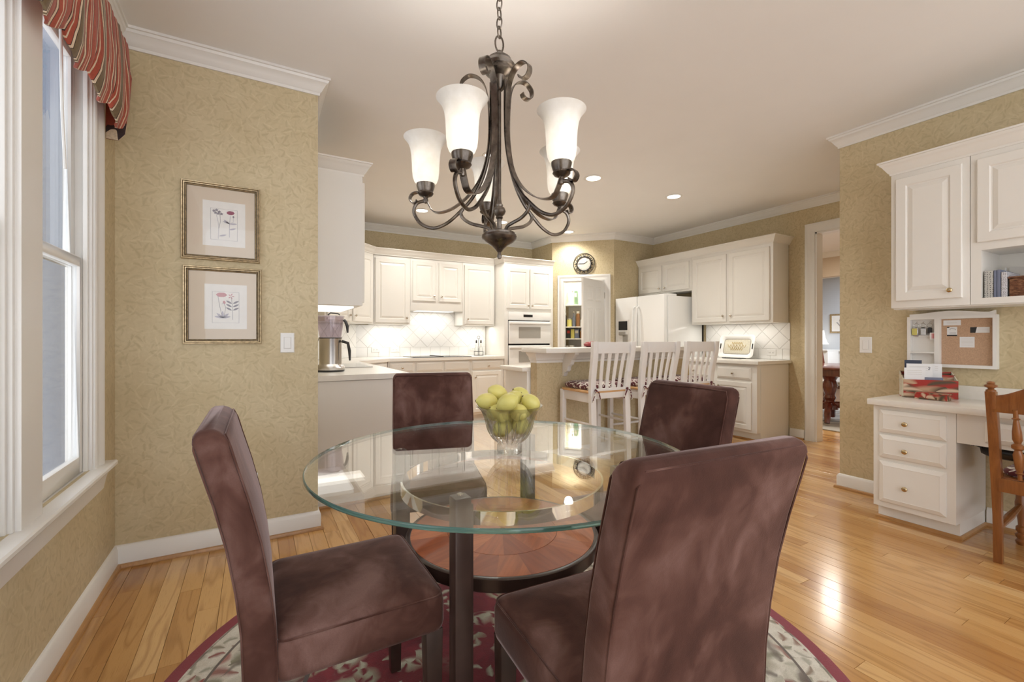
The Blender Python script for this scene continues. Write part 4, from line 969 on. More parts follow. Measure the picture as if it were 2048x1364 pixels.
def botanical(kind):
    def art(t, F, w, h):
        u0, u1, v0, v1 = w*.275, w*.79, h*.205, h*.765
        p = part(MB().fbox(F, u0 - .005, u1 + .005, v0 - .005, v1 + .005, .0050, .0054), 'mat_bevel', M['paper_'], t, world=True)
        p = part(MB().fbox(F, u0, u1, v0, v1, .0054, .0058), 'print', M['paper_'], t, world=True)
        a0, a1, b0, b1 = w*.36, w*.70, h*.275, h*.68
        G = lambda s, tt, n: F(a0 + (a1-a0)*s, b0 + (b1-b0)*tt, n)
        part(MB().tube([G(*q, .0062) for q in ((0, 0), (1, 0), (1, 1), (0, 1))], .0007, 4, closed=True), 'ruled_border', M['ink'], p, world=True)
        aw, bh = a1-a0, b1-b0
        def stem(pts, m=M['lilac'], r=.0009): part(MB().tube([G(x, y, .0061) for x, y in pts], r, 4), 'stem', m, p, world=True)
        H2 = lambda s, tt, n: F(a0 + s, b0 + tt, n)
        def petal(x, y, rx, ry, rot, m, nm='leaf', wob=0, n=5): part(blob(H2, (x*aw, y*bh), rx*aw, ry*aw, rot, n, .0060, 16, wob, 2.0 if nm == 'leaf' else 1.0), nm, m, p, world=True)
        if kind == 1:
            stem([(.28, .03), (.30, .35), (.27, .6), (.20, .85)]); stem([(.30, .35), (.36, .6), (.34, .85)], M['ink'])
            for x, y in ((.12, .92), (.22, .95), (.32, .90), (.40, .84), (.28, .84), (.18, .86)): petal(x, y, .055, .05, .4, M['ink'], 'blossom', .35)
            stem([(.70, .10), (.70, .45), (.73, .80)], M['lilac'], .0012); petal(.74, .90, .15, .085, .05, M['plum'], 'poppy', .05, 7)
            stem([(.72, .55), (.85, .62), (.85, .74)]); petal(.85, .78, .035, .05, 0, M['ink'], 'bud')
            for x, y, r in ((.60, .60, 2.5), (.82, .38, .3), (.58, .58, 2.8), (.84, .55, .1), (.45, .15, .3)): petal(x, y, .15, .035, r, M['lilac'])
        else:
            stem([(.38, .15), (.28, .5), (.20, .88)], M['ink']); stem([(.42, .15), (.50, .5), (.40, .66), (.35, .6)], M['ink'])
            petal(.34, .90, .20, .10, 0, M['pink'], 'poppy', .06, 6); petal(.44, .66, .05, .07, .3, M['pink'], 'bud')
            for r in (.2, .7, 1.57, 2.4, 2.95): petal(.38 + .14*math.cos(r), .16 + .10*math.sin(r), .17, .045, r, M['lilac'])
            stem([(.76, .10), (.76, .5), (.70, .85)], M['ink'])
            for y in (.45, .56, .67): petal(.62, y, .13, .04, 2.6, M['ink']); petal(.88, y, .13, .04, .5, M['ink'])
            for r in range(5): petal(.70 + .07*math.cos(r*1.257), .86 + .06*math.sin(r*1.257), .05, .02, r*1.257, M['pink'], 'blossom')
    return art
FPW = Fr((-.357, YP - .001, 1.611), 0, -1)
picture('picture_frame', 'upper framed botanical print with plum poppy on papered wall', FPW, .374, .43, .026, botanical(1))
FPW2 = Fr((-.349, YP - .001, 1.146), 0, -1)
picture('picture_frame', 'lower framed botanical print with pink poppy on papered wall', FPW2, .374, .43, .026, botanical(2))

# ------------------------------------------------------------ switches and outlets
def plate(F, s, t, kind, label, w=.075, h=.118):
    o = thing('light_switch' if kind == 'switch' else 'wall_outlet', label, 'switch' if kind == 'switch' else 'outlet', F(s, t, 0))
    part(MB().nest(F, s - w/2, s + w/2, t - h/2, t + h/2, [(0, .0003), (0, .004), (.004, .0065)]), 'cover_plate', M['white'], o, world=True)
    if kind == 'switch':
        part(MB().nest(F, s - .0175, s + .0175, t - .034, t + .034, [(0, .006), (0, .0085), (.002, .010)]), 'rocker', M['white'], o, world=True)
        part(MB().tube([F(s + a*.019, t + b*.0355, .0068) for a, b in ((-1,-1),(1,-1),(1,1),(-1,1))], .0008, 4, closed=True), 'shadow_line', M['grout'], o, world=True)
    else:
        big = w > h
        for k in (-1, 1):
            a, b = (s + k*.02, t) if big else (s, t + k*.02)
            rc = part(MB().fbox(F, a - .014, a + .014, b - .014, b + .014, .006, .0082), 'receptacle', M['white'], o, world=True, bevel=.002)
            part(MB().fbox(F, a - .007, a - .005, b - .006, b + .006, .008, .0085).fbox(F, a + .005, a + .007, b - .006, b + .006, .008, .0085), 'slot', M['blackm'], rc, world=True)
    return o
FPw = Fr((0, YP), 0, -1); FRr = Fr((0, YR - .0085), 0, -1); FDd = Fr((XD, 0), -1, 0); FKr = Fr((XR - .0085, 0), -1, 0)
plate(FPw, .161, 1.15, 'switch', 'white rocker switch right of the framed prints')
plate(FPw, -.03, .335, 'outlet', 'white wall outlet behind the left dining chair')
plate(FRr, 1.445, 1.022, 'outlet', 'white backsplash outlet at the left of the cooktop', .12, .075)
plate(FRr, 1.717, 1.02, 'outlet', 'white backsplash outlet nearest the cooktop', .12, .075)
plate(FRr, 2.95, 1.02, 'outlet', 'white backsplash outlet behind the bottle caddy', .12, .075)
plate(FKr, -3.24, 1.004, 'outlet', 'white backsplash outlet beside the dining doorway', .115, .072)
plate(FDd, -1.635, 1.127, 'switch', 'white rocker switch on the papered wall beside the desk', .078, .12)

# ------------------------------------------------------------ kitchen counter things
cf = thing('coffee_grinder', 'steel coffee grinder with smoky hopper on the peninsula counter', 'coffee grinder', (.50, 3.735, .92))
part(MB().lathe([(.001, 0), (.102, 0), (.104, .012), (.098, .02), (.001, .02)], 28), 'foot', M['black'], cf, smooth=True)
part(MB().lathe([(.104, .014), (.106, .03), (.098, .045), (.086, .055), (.082, .06)], 28), 'base', M['steel'], cf, smooth=True)
part(MB().lathe([(.082, .06), (.082, .255), (.084, .262), (.001, .262)], 32), 'barrel', M['steel'], cf, smooth=True)
part(MB().lathe([(.080, .262), (.086, .30), (.096, .36), (.1, .40), (.1, .425), (.097, .425), (.093, .36), (.078, .266)], 32, cap=False), 'hopper', M['smoke'], cf, smooth=True)
part(MB().lathe([(.102, .425), (.102, .432), (.03, .437), (.001, .437)], 28), 'lid', M['smoke'], cf, smooth=True)
part(MB().lathe([(.083, .256), (.0845, .256), (.0845, .264), (.083, .264)], 28, cap=False), 'band', M['blackm'], cf, smooth=True)
hx, hy = RGT.x, RGT.y
for z0, z1, o0, o1 in ((.30, .40, .105, .118), (.085, .235, .088, .135)):
    part(MB().tube([(hx*o0, hy*o0, z1), (hx*o1, hy*o1, z1 - .015), (hx*(o1 + .012), hy*(o1 + .012), (z0 + z1)/2), (hx*(o1 + .015), hy*(o1 + .015), z0)], [.011, .012, .012, .007], 8), 'handle', M['blackm'], cf, smooth=True)
part(MB().tube([(-.02, 0, .437), (.0, .0, .455), (.05, -.02, .45), (.062, -.03, .44)], .005, 6), 'cord', M['blackm'], cf, smooth=True)
cdy = thing('bottle_caddy', 'black wire caddy holding oil bottles on the rear counter', 'caddy', (2.92, 6.16, .92))
part(MB().tube([(.075*math.cos(2*PI*i/20), .05*math.sin(2*PI*i/20), .004) for i in range(20)], .004, 6, closed=True).tube([(.075*math.cos(2*PI*i/20), .05*math.sin(2*PI*i/20), .06) for i in range(20)], .003, 6, closed=True).tube([(0, 0, .004), (0, 0, .25)], .004, 6).tube([(.022*math.cos(2*PI*i/16), 0, .272 + .022*math.sin(2*PI*i/16)) for i in range(16)], .003, 6, closed=True).tube([(-.075, 0, .004), (-.075, 0, .06)], .003, 6).tube([(.075, 0, .004), (.075, 0, .06)], .003, 6), 'wire_frame', M['blackm'], cdy, smooth=True)
for k, s in enumerate((-1, 1)):
    b = thing('oil_bottle', 'glass %s cruet with dark stopper in the wire caddy' % ('left', 'right')[k], 'bottle', (2.92 + s*.038, 6.16, .925))
    part(MB().lathe([(.001, .001), (.026, .001), (.028, .01), (.028, .10), (.012, .14), (.010, .185), (.001, .185)], 14), 'body', M['crystal'], b, smooth=True)
    part(MB().lathe([(.010, .183), (.012, .19), (.010, .225), (.001, .228)], 10), 'stopper', M['blackm'], b, smooth=True)
# serving tray leaning on its stand on the right counter
ty = thing('serving_tray', 'white rimmed serving tray with gold lettering leaning on backsplash', 'tray', (5.30, 3.60, .925), math.radians(8))
G = lambda s, t, n: (.055 - n*.94 + t*.30, -s, .012 + t*.95 + n*.30)
def rr2(w, h, r, k=5): return rrect(w, h, r, k)
part(MB().prism(lambda a, b, n: G(a, b + .14, n), rr2(.205, .135, .04), 0, .006), 'plate', M['linen'], ty)
rings = [[G(a, b + .14, n) for a, b in rr2(.205 + i, .135 + i, .045)] for i, n in ((-.03, .006), (-.025, .012), (0, .024), (.018, .030), (.02, .026), (.0, .0), (-.03, -.001))]
part(MB().loft(rings, False, True), 'rim', M['white'], ty, smooth=True)
for s in (-1, 1): part(MB().prism(lambda a, b, n: G(a + s*.203, b + .14, n), rr2(.006, .035, .005), .0235, .031), 'handle_slot', M['blackm'], ty)
rs = random.Random(2)
for row, (y, x0, x1) in enumerate(((.185, -.07, .07), (.145, -.12, .11), (.105, -.08, .08))):
    pts = [G(x0 + (x1 - x0)*i/30, y + .016*math.sin(i*1.25 + row) * (1 if i % 5 else 1.8), .0075) for i in range(31)]
    part(MB().tube(pts, .0026, 5), 'script_line', M['goldink'], ty, smooth=True)
part(MB().tube([G(a, b + .14, .0072) for a, b in rr2(.165, .098, .01, 2)], .0018, 4, closed=True), 'border', M['ink'], ty)
part(MB().tube([(-.05, -.12, .002), (-.05, .12, .002)], .005, 6).tube([(-.05, -.12, .002), (.11, -.10, .002)], .005, 6).tube([(-.05, .12, .002), (.11, .10, .002)], .005, 6), 'stand', M['blackm'], ty)

# ------------------------------------------------------------ wall clock on the pantry wall
sc_ = math.hypot(4.382 - PA[0], 5.468 - PA[1]); ZC = 2.325
FC = lambda a, b, n: FP(sc_ + a, ZC + b, n + .001)
ck_ = thing('wall_clock', 'round clock with black scrolled iron rim above the pantry door', 'clock', FP(sc_, ZC - .165, 0))
part(MB().lathe([(.001, .004), (.105, .004), (.108, .010), (.001, .012)], 32, F=FC), 'face', M['dial'], ck_, world=True)
part(MB().tube([FC(.108*math.cos(2*PI*i/40), .108*math.sin(2*PI*i/40), .016) for i in range(40)], .008, 6, closed=True), 'inner_rim', M['blackm'], ck_, world=True, smooth=True)
part(MB().tube([FC(.160*math.cos(2*PI*i/48), .160*math.sin(2*PI*i/48), .012) for i in range(48)], .0055, 6, closed=True), 'outer_rim', M['blackm'], ck_, world=True, smooth=True)
for k in range(12):
    a = 2*PI*k/12; c, s = math.cos(a), math.sin(a)
    pts = []
    for i in range(15):
        u = i/14; an = u*5.2; r = .006 + .016*u; lx, ly = r*math.cos(an), r*math.sin(an); rr_ = .134 + lx; aa = a + ly/.134
        pts.append(FC(rr_*math.cos(aa), rr_*math.sin(aa), .013))
    part(MB().tube(pts, .0055, 5), 'scroll', M['blackm'], ck_, world=True, smooth=True)
    part(MB().tube([FC(.083*c, .083*s, .0125), FC(.096*c, .096*s, .0125)], .0018, 4), 'hour_mark', M['blackm'], ck_, world=True)
for ang, L in ((math.radians(35), .06), (math.radians(178), .085)):
    part(MB().tube([FC(0, 0, .014), FC(L*math.cos(ang), L*math.sin(ang), .014)], .0034, 5), 'hand', M['blackm'], ck_, world=True)

# ------------------------------------------------------------ pantry: door leaf and stocked shelves
hin = FP(s1 - .02, 0, .012); dl = math.radians(180 + 20.6)
FDL = Fr((hin[0], hin[1]), math.cos(dl + PI/2)*1, math.sin(dl + PI/2)*1)
# leaf runs from the hinge toward (cos dl, sin dl)
LX = (math.cos(dl), math.sin(dl)); NX = (-LX[1], LX[0])
FL = lambda s, t, n: (hin[0] + LX[0]*s + NX[0]*n, hin[1] + LX[1]*s + NX[1]*n, t)
dr = struct(MB().add([FL(*p) for p in ((0, .012, -.0175), (.605, .012, -.0175), (.605, 2.04, -.0175), (0, 2.04, -.0175), (0, .012, .0175), (.605, .012, .0175), (.605, 2.04, .0175), (0, 2.04, .0175))], [(0,3,2,1),(4,5,6,7),(0,1,5,4),(1,2,6,5),(2,3,7,6),(3,0,4,7)]), 'door_1', M['trim'])
for sgn in (-1, 1):
    FLs = lambda s, t, n: FL(s, t, sgn*(.0175 + n))
    for t0, t1 in ((.20, .85), (1.0, 1.62), (1.72, 1.94)):
        for a, b in ((.09, .27), (.335, .515)):
            part(MB().nest(FLs, a, b, t0, t1, [(0, -.0005), (.004, .001), (.012, -.0) if False else (.010, .005), (.026, .0008), (.05, .006)]), 'panel', M['trim'], dr)
    part(MB().lathe([(.012, 0), (.010, .03), (.026, .04), (.030, .055), (.02, .068), (.001, .07)], 14, F=lambda x, y, z: FLs(.545 + x, .92 + y, z)), 'door_knob', M['gold'], dr, smooth=True)
for z in (.25, 1.05, 1.83):
    part(MB().tube([FL(-.006, z - .045, .02), FL(-.006, z + .045, .02)], .006, 8), 'hinge', M['steel'], dr, smooth=True)
PFx = lambda s, t, n: FP(s, t, n)
shz = (.45, .80, 1.18, 1.38, 1.75)
pn = thing('pantry_shelves', 'white wall shelves inside the open pantry', 'shelves', FP((s0+s1)/2, 0, -.62))
for z in shz: part(MB().fbox(FP, s0 - .18, s1 + .2, z - .02, z, -.95, -.60), 'shelf', M['trim'], pn, world=True)
part(MB().fbox(FP, s0 - .18, s1 + .2, 0, 2.4, -1.00, -.955), 'back_board', M['trim'], pn, world=True)
for a in (s0 - .20, s1 + .20): part(MB().fbox(FP, a - .015, a + .015, 0, 2.4, -.955, -.60), 'upright', M['trim'], pn, world=True)
rp2 = random.Random(11)
cols = ['green', 'jar', 'dots', 'letter', 'blackm', 'red', 'yellow', 'linen', 'blue']
words = {'green': 'green', 'jar': 'amber', 'dots': 'dotted grey', 'letter': 'white', 'blackm': 'black', 'red': 'red floral', 'yellow': 'yellow', 'linen': 'cream', 'blue': 'blue'}
tier = {.45: 'bottom', .80: 'second lowest', 1.18: 'middle', 1.38: 'second highest', 1.75: 'top'}
for z in shz:
    s = s0 - .14; q = 0
    while s < s0 + .42:
        kind = rp2.choice(('box', 'jar', 'box', 'can', 'bottle')); c = cols[(q*2 + int(z*10)) % 9]; w_ = rp2.uniform(.055, .10); q += 1
        ord_ = ('first', 'second', 'third', 'fourth', 'fifth', 'sixth', 'seventh', 'eighth', 'ninth', 'tenth')[min(q-1, 9)]
        if z == 1.75: c = ('letter', 'yellow', 'linen', 'letter', 'green')[q % 5]
        hmax = {.45: .24, .80: .28, 1.18: .16, 1.38: .33, 1.75: .3}[z]
        h = rp2.uniform(.72, .98)*hmax; nm = {'box': 'food_box', 'jar': 'storage_jar', 'can': 'food_can', 'bottle': 'sauce_bottle'}[kind]
        c0 = FP(s + w_/2, z, -.70)
        o = thing(nm, '%s %s, %s from the left on the %s pantry shelf' % (words[c], nm.replace('_', ' '), ord_, tier[z]), nm.split('_')[1], c0, 0, 'groceries in the pantry')
        if kind == 'box':
            part(MB().fbox(FP, s, s + w_ - .006, z, z + h, -.78, -.66), 'carton', M[c], o, world=True)
            part(MB().fbox(FP, s + .01, s + w_ - .016, z + h*.55, z + h*.85, -.66, -.659), 'panel_print', M[cols[(q + 3) % 9]], o, world=True)
        else:
            r = min(w_/2 - .004, .042); hh = min(h, .26 if kind != 'can' else .14)
            pf = {'jar': [(r*.9, 0), (r, .01), (r, hh*.75), (r*.75, hh*.85)], 'can': [(r, 0), (r, hh*.85)], 'bottle': [(r*.75, 0), (r*.8, .01), (r*.8, hh*.6), (r*.3, hh*.78), (r*.3, hh*.88)]}[kind]
            part(MB().lathe(pf, 14, c0), 'container', M[c], o, smooth=True, world=True)
            part(MB().lathe([(pf[-1][0]*1.05, pf[-1][1]), (pf[-1][0]*1.05, hh), (.001, hh)], 14, c0), 'lid', M['white' if kind == 'jar' else 'steel'], o, smooth=True, world=True)
        s += w_
lamp('POINT', (*FP((s0+s1)/2, 0, -.42)[:2], 2.55), 40, (.86, .92, 1.0), .1, name='pantry_light')

# ------------------------------------------------------------ desk: memo board, organiser, albums, basket
FM = Fr((XD, 1.37, 0), -1, 0)
mb = thing('memo_board', 'white memo board with cork panel and key cubby above the desk', 'memo board', (XD - .02, 1.15, .985))
part(MB().fbox(FM, .0, .438, .985, 1.325, .001, .012), 'back_slab', M['trim'], mb, world=True)
part(MB().fbox(FM, 0, .018, .985, 1.325, .012, .05).fbox(FM, .145, .172, 1.005, 1.305, .012, .05).fbox(FM, .42, .438, .985, 1.325, .012, .05).fbox(FM, .018, .42, .985, 1.005, .012, .05).fbox(FM, .018, .42, 1.305, 1.325, .012, .05), 'frame', M['trim'], mb, world=True)
crest = [(.012, 1.325), (.43, 1.325), (.43, 1.352)] + [(.43 - .418*i/16, 1.342 + .016*math.sin(PI*i/16)**2 + (.01 if i < 1 else 0)) for i in range(1, 16)] + [(.012, 1.342)]
part(MB().prism(FM, crest, .02, .045), 'crest', M['trim'], mb, world=True)
part(MB().fbox(FM, .018, .145, 1.075, 1.085, .012, .05), 'cubby_shelf', M['trim'], mb, world=True)
part(MB().fbox(FM, .018, .145, 1.19, 1.197, .012, .03), 'cubby_lip', M['trim'], mb, world=True)
part(MB().fbox(FM, .172, .42, 1.005, 1.305, .012, .018), 'cork_panel', M['cork'], mb, world=True)
for k in range(3):
    s = .045 + k*.036
    part(MB().tube([FM(s, 1.29, .014), FM(s, 1.288, .03), FM(s, 1.28, .032)], .002, 5), 'key_hook', M['steel'], mb, world=True)
    o = thing('key_ring', ('keys with yellow tag on the left hook of the memo board', 'black car keys on the middle hook of the memo board', 'keys with red and white tag on the right hook')[k], 'keys', FM(s, 1.2, .03))
    part(MB().tube([FM(s + .014*math.cos(2*PI*i/14), 1.265 + .014*math.sin(2*PI*i/14), .034) for i in range(14)], .0013, 4, closed=True), 'ring', M['steel'], o, world=True)
    part(MB().fbox(FM, s - .012, s + .012, 1.19 + .01*k, 1.25, .028, .038), 'key_fob', M['blackm' if k else 'steel'], o, world=True, bevel=.004)
    part(MB().fbox(FM, s - .022 + .012*k, s + .006 + .012*k, 1.20 - .03*(k == 2), 1.245 - .03*(k == 2), .038, .040), 'tag', M[('yellow', 'steel', 'letter')[k]], o, world=True)
    if k == 2: part(MB().fbox(FM, s + .012, s + .016, 1.175, 1.21, .040, .0405).fbox(FM, s + .020, s + .024, 1.175, 1.21, .040, .0405), 'tag_mark', M['pinkmark'], o, world=True)
def note(s0_, s1_, t0_, t1_, label, extra):
    o = thing('pinned_note', label, 'note', FM((s0_+s1_)/2, t0_, .018))
    part(MB().fbox(FM, s0_, s1_, t0_, t1_, .0182, .0192), 'sheet', M['letter'], o, world=True); extra(o)
def lines(s0_, s1_, t0_, t1_, n, m='grout'):
    def f(o):
        for i in range(n):
            t = t0_ + (t1_ - t0_)*(i + .5)/n
            part(MB().fbox(FM, s0_, s1_, t, t + .0016, .0192, .0195), 'text_line', M[m], o, world=True)
    return f
note(.182, .268, 1.262, 1.296, 'blank white card pinned top left of the cork panel', lines(.20, .25, 1.272, 1.285, 2))
def n2(o):
    part(MB().fbox(FM, .20, .250, 1.192, 1.20, .0192, .0196).fbox(FM, .20, .212, 1.246, 1.252, .0192, .0196), 'dark_band', M['blackm'], o, world=True); lines(.212, .245, 1.204, 1.218, 2, 'ink')(o)
    part(MB().tube([FM(.215, 1.232, .0194), FM(.215, 1.24, .0194), FM(.225, 1.242, .0194), FM(.24, 1.238, .0194), FM(.242, 1.231, .0194)], .0014, 4), 'emblem', M['ink'], o, world=True)
note(.20, .250, 1.192, 1.252, 'small white card with dark border pinned on cork', n2)
def n3(o): part(MB().prism(FM, [(.312, 1.212), (.336, 1.212), (.343, 1.248), (.312, 1.248)], .0192, .0196), 'dark_corner', M['blackm'], o, world=True); lines(.345, .395, 1.218, 1.242, 3)(o)
note(.312, .40, 1.212, 1.248, 'white card with black corner pinned right on cork', n3)
note(.262, .332, 1.118, 1.186, 'handwritten cream note pinned low on the cork', lines(.27, .325, 1.128, 1.176, 6))

# angled letter organiser
A_ = Vector((3.745, 1.315)); B_ = Vector((3.885, 1.085)); dv = (B_ - A_).normalized(); nv = Vector((dv.y, -dv.x)) if Vector((dv.y, -dv.x)).x < 0 else Vector((-dv.y, dv.x))
FO = lambda s, t, n: (A_.x + dv.x*s + nv.x*n, A_.y + dv.y*s + nv.y*n, .787 + t)
WO = (B_ - A_).length
og = thing('letter_organizer', 'red floral letter organizer box on the white desk', 'organizer', FO(WO/2, 0, -.05))
part(MB().fbox(FO, 0, WO, 0, .118, -.006, 0), 'front_board', M['red'], og, world=True)
part(MB().fbox(FO, .0, WO, 0, .15, -.066, -.060), 'middle_board', M['red'], og, world=True)
part(MB().fbox(FO, 0, WO, 0, .168, -.115, -.109), 'back_board', M['red'], og, world=True)
part(MB().fbox(FO, 0, WO, 0, .005, -.109, -.006), 'bottom_board', M['red'], og, world=True)
for s in (0, WO - .005): part(MB().prism(lambda a, b, n: FO(s + n, b, a), [(-.109, .005), (-.006, .005), (-.006, .118), (-.109, .168)], 0, .005), 'side_board', M['linen'], og, world=True)
let = [(.006, .115, .195, -.014, 'letter', 'white letter at the front left of the organizer'), (.02, .15, .222, -.024, 'letter', 'white printed letter with number behind the front letter'), (.012, .10, .245, -.034, 'navy', 'navy card standing highest in the organizer'), (.09, .155, .215, -.044, 'letter', 'white envelope in the middle of the organizer'), (.155, .205, .222, -.054, 'letter', 'white envelope at the right in the organizer'), (.11, .20, .135, -.012, 'blue', 'blue and white leaflet low in the organizer')]
for a, b, h, n, mm, lb in let:
    o = thing('letter' if mm == 'letter' else 'card', lb, 'letter' if mm == 'letter' else 'card', FO((a+b)/2, .006, n))
    part(MB().fbox(FO, a, b, .006, h, n - .001, n), 'sheet', M[mm], o, world=True)
    if mm == 'letter':
        for i in range(3): part(MB().fbox(FO, a + .015, b - .02, h - .02 - .012*i, h - .017 - .012*i, n, n + .0004), 'text_line', M['grout'], o, world=True)
    if 'number' in lb:
        part(MB().tube([FO(.130 + x*.009, .185 + y*.016, n + .001) for x, y in ((0, .78), (.25, 1), (.7, 1), (1, .78), (.9, .5), (.4, .2), (0, 0), (1, 0))], .0013, 5), 'numeral', M['navy'], o, world=True)
sb = thing('small_box', 'small red floral box in front of the letter organizer', 'box', (3.735, 1.165, .787), math.radians(-4))
part(MB().box(-.03, .03, -.08, .08, 0, .035), 'body', M['red'], sb, bevel=.002); part(MB().box(-.032, .032, -.082, .082, .035, .043), 'lid', M['red'], sb, bevel=.002)
# albums and bark basket in the cubby
ZB = 1.4125
al = [(.052, .088, .155, 'dots', 'dotted grey album at the left end of the cubby'), (.091, .102, .155, 'blue', 'thin blue album second from the cubby wall'), (.104, .118, .157, 'blue', 'blue spined album in the middle of the cubby row'), (.121, .145, .142, 'dots2', 'speckled album beside the bark basket')]
for a, b, h, mm, lb in al:
    o = thing('photo_album', lb, 'album', FU2((a+b)/2, ZB, -.10), 0, 'albums in the desk cubby')
    part(MB().fbox(FU2, a, b, ZB, ZB + h, -.25, -.02), 'cover', M[mm], o, world=True, bevel=.002)
    part(MB().fbox(FU2, a + .003, b - .003, ZB + .004, ZB + h + .0008, -.248, -.03), 'pages', M['letter'], o, world=True)
o = thing('loose_papers', 'loose grey papers tucked upright behind the albums', 'paper', FU2(.11, ZB, -.2))
part(MB().prism(FU2, [(.096, ZB), (.15, ZB), (.165, ZB + .185), (.102, ZB + .195)], -.262, -.260), 'sheet', M['grout'], o, world=True)
part(MB().prism(FU2, [(.075, ZB), (.088, ZB), (.089, ZB + .19), (.081, ZB + .19)], -.262, -.258), 'sheet', M['letter'], o, world=True)
bk = thing('bark_basket', 'brown bark covered box in the desk cubby', 'basket', FU2(.27, ZB, -.12))
m = MB().fbox(FU2, .152, .40, ZB, ZB + .10, -.23, -.02); part(m, 'body', M['wicker'], bk, world=True, bevel=.004)
part(MB().fbox(FU2, .148, .404, ZB + .10, ZB + .112, -.234, -.016), 'lid', M['wicker'], bk, world=True, bevel=.003)

# ------------------------------------------------------------ desk chair (maple), cushion and bag
dc = thing('desk_chair', 'maple spindle back chair pulled up to the desk', 'chair', (3.58, .58, 0))
wd_ = M['chairwood']
dl_ = (3.58, .58, 0)
for y in (.79, .37):
    rings = []
    for z, x in ((0, 3.385), (.25, 3.372), (.46, 3.355), (.70, 3.312), (.905, 3.268)):
        r = .020 if z > .3 else .017; rings.append([(x - r, y - r, z), (x + r, y - r, z), (x + r, y + r, z), (x - r, y + r, z)])
    p = part(MB().loft(rings), 'back_post', wd_, dc, world=True, bevel=.004)
    part(MB().lathe([(.019, .905), (.020, .912), (.011, .918), (.013, .922), (.024, .928), (.026, .936), (.014, .943), (.017, .948), (.012, .955), (.001, .958)], 14, (3.266, y, 0)), 'finial', wd_, p, world=True, smooth=True)
top = [(0, .80), (.42, .80)] + [(.42 - .42*i/20, .885 + .075*math.sin(PI*i/20)**2) for i in range(21)]
part(MB().prism(lambda a, b, n: (3.268 + n - (b - .9)*.12, .79 - a, b), top, -.011, .011), 'crest_rail', wd_, dc, world=True, bevel=.003)
for k in range(4):
    y = .79 - .085 - .083*k
    prof = [(.009, 0), (.009, .03), (.017, .036), (.010, .042), (.016, .06), (.021, .13), (.013, .155), (.024, .165), (.024, .18), (.012, .19), (.019, .21), (.018, .25), (.010, .31), (.017, .316), (.010, .322), (.010, .36)]
    part(MB().lathe(prof, 12, F=lambda x, yy, z, y=y: (3.345 + x - .21*z*1.0, y + yy, .46 + z)), 'spindle', wd_, dc, world=True, smooth=True)
part(MB().box(3.335, 3.372, .38, .78, .385, .455), 'rear_rail', wd_, dc, world=True, bevel=.004)
part(MB().box(3.35, 3.81, .355, .805, .425, .46), 'seat', wd_, dc, world=True, bevel=.008)
for y in (.795, .365):
    part(MB().box(3.36, 3.80, y - .011, y + .011, .385, .43), 'side_rail', wd_, dc, world=True, bevel=.003)
    part(MB().lathe([(.016, 0), (.021, .006), (.024, .022), (.015, .034), (.023, .046), (.024, .058), (.014, .068), (.022, .08), (.022, .10), (.013, .11), (.015, .14), (.025, .20), (.026, .24), (.022, .26), (.022, .425)], 16, (3.79, y - .0, 0)), 'front_leg', wd_, dc, world=True, smooth=True)
    part(MB().tube([(3.38, y, .17), (3.58, y, .20), (3.79, y, .23)], [.011, .02, .011], 10), 'stretcher', wd_, dc, world=True, smooth=True)
cu2 = solo(MB().loft([[(3.585 + x, .58 + y, z) for x, y in rrect(.205 - i, .205 - i, .05)] for z, i in ((.461, .015), (.47, .002), (.485, 0), (.498, .012), (.506, .05))]), 'seat_cushion', M['coral'], 'red coral print cushion on the maple desk chair', 'cushion', (3.585, .58, .461), smooth=True, ang=80)
bg = thing('handbag', 'black leather bag lying on the maple desk chair', 'bag', (3.66, .70, .508))
part(MB().loft([[(x + .02, y, z) for x, y in rrect(.125 - i, .225 - i, .09)] for z, i in ((0, .02), (.012, .004), (.04, 0), (.065, .015), (.08, .05), (.085, .09))]), 'pouch', M['bag'], bg, smooth=True, ang=80)
part(MB().tube([(-.08, .20, .05), (-.05, .26, .06), (0, .24, .075), (.0, .12, .085)], .006, 6), 'strap', M['bag'], bg, smooth=True)
part(MB().box(-.09, -.06, .235, .245, .05, .055), 'buckle', M['steel'], bg)

# ------------------------------------------------------------ rooms beyond the doorway
struct(MB().box(5.65, 13.1, 6.3, 6.4, 0, H).box(5.65, 13.1, .2, .3, 0, H), 'wall_dining_side', M['tan'])
struct(MB().box(9.2, 9.32, .3, 6.3, 2.32, H), 'wall_dining_header', M['tan'])
struct(MB().sweep([(9.2, 6.3), (9.2, .3)], [(o, z) for o, z in crown], -1), 'trim_11', M['trim'], smooth=True)
struct(MB().box(12.2, 12.3, .3, 6.3, 0, H), 'wall_far', M['wallgrey'])
struct(MB().sweep([(12.2, 6.3), (12.2, .3)], [(o*1.6, z - .02) for o, z in crown], -1), 'trim_12', M['trim'], smooth=True)
struct(MB().box(12.16, 12.2, .3, 6.3, .86, .91).box(12.185, 12.2, .3, 6.3, 0, .86), 'trim_13', M['trim'])
picture('picture_frame', 'silver framed tulip print on the far grey dining wall', Fr((12.199, 5.72, 1.31), -1, 0), .5, .46, .04, lambda t, F, w, h: (part(MB().fbox(F, .08, w - .08, .08, h - .08, .005, .007), 'print', M['paper_'], t, world=True), [part(MB().tube([F(w/2, .12, .008), F(w/2 + dx*.5, .2, .008), F(w/2 + dx, .2 + dz, .008)], .008, 5), 'flower_stem', M['ink'], t, world=True) for dx, dz in ((-.1, .06), (-.04, .12), (.03, .14), (.1, .07))]), M['letter'])
sbd = thing('sideboard', 'cream painted sideboard below the lamp in the far room', 'sideboard', (11.9, 5.75, 0))
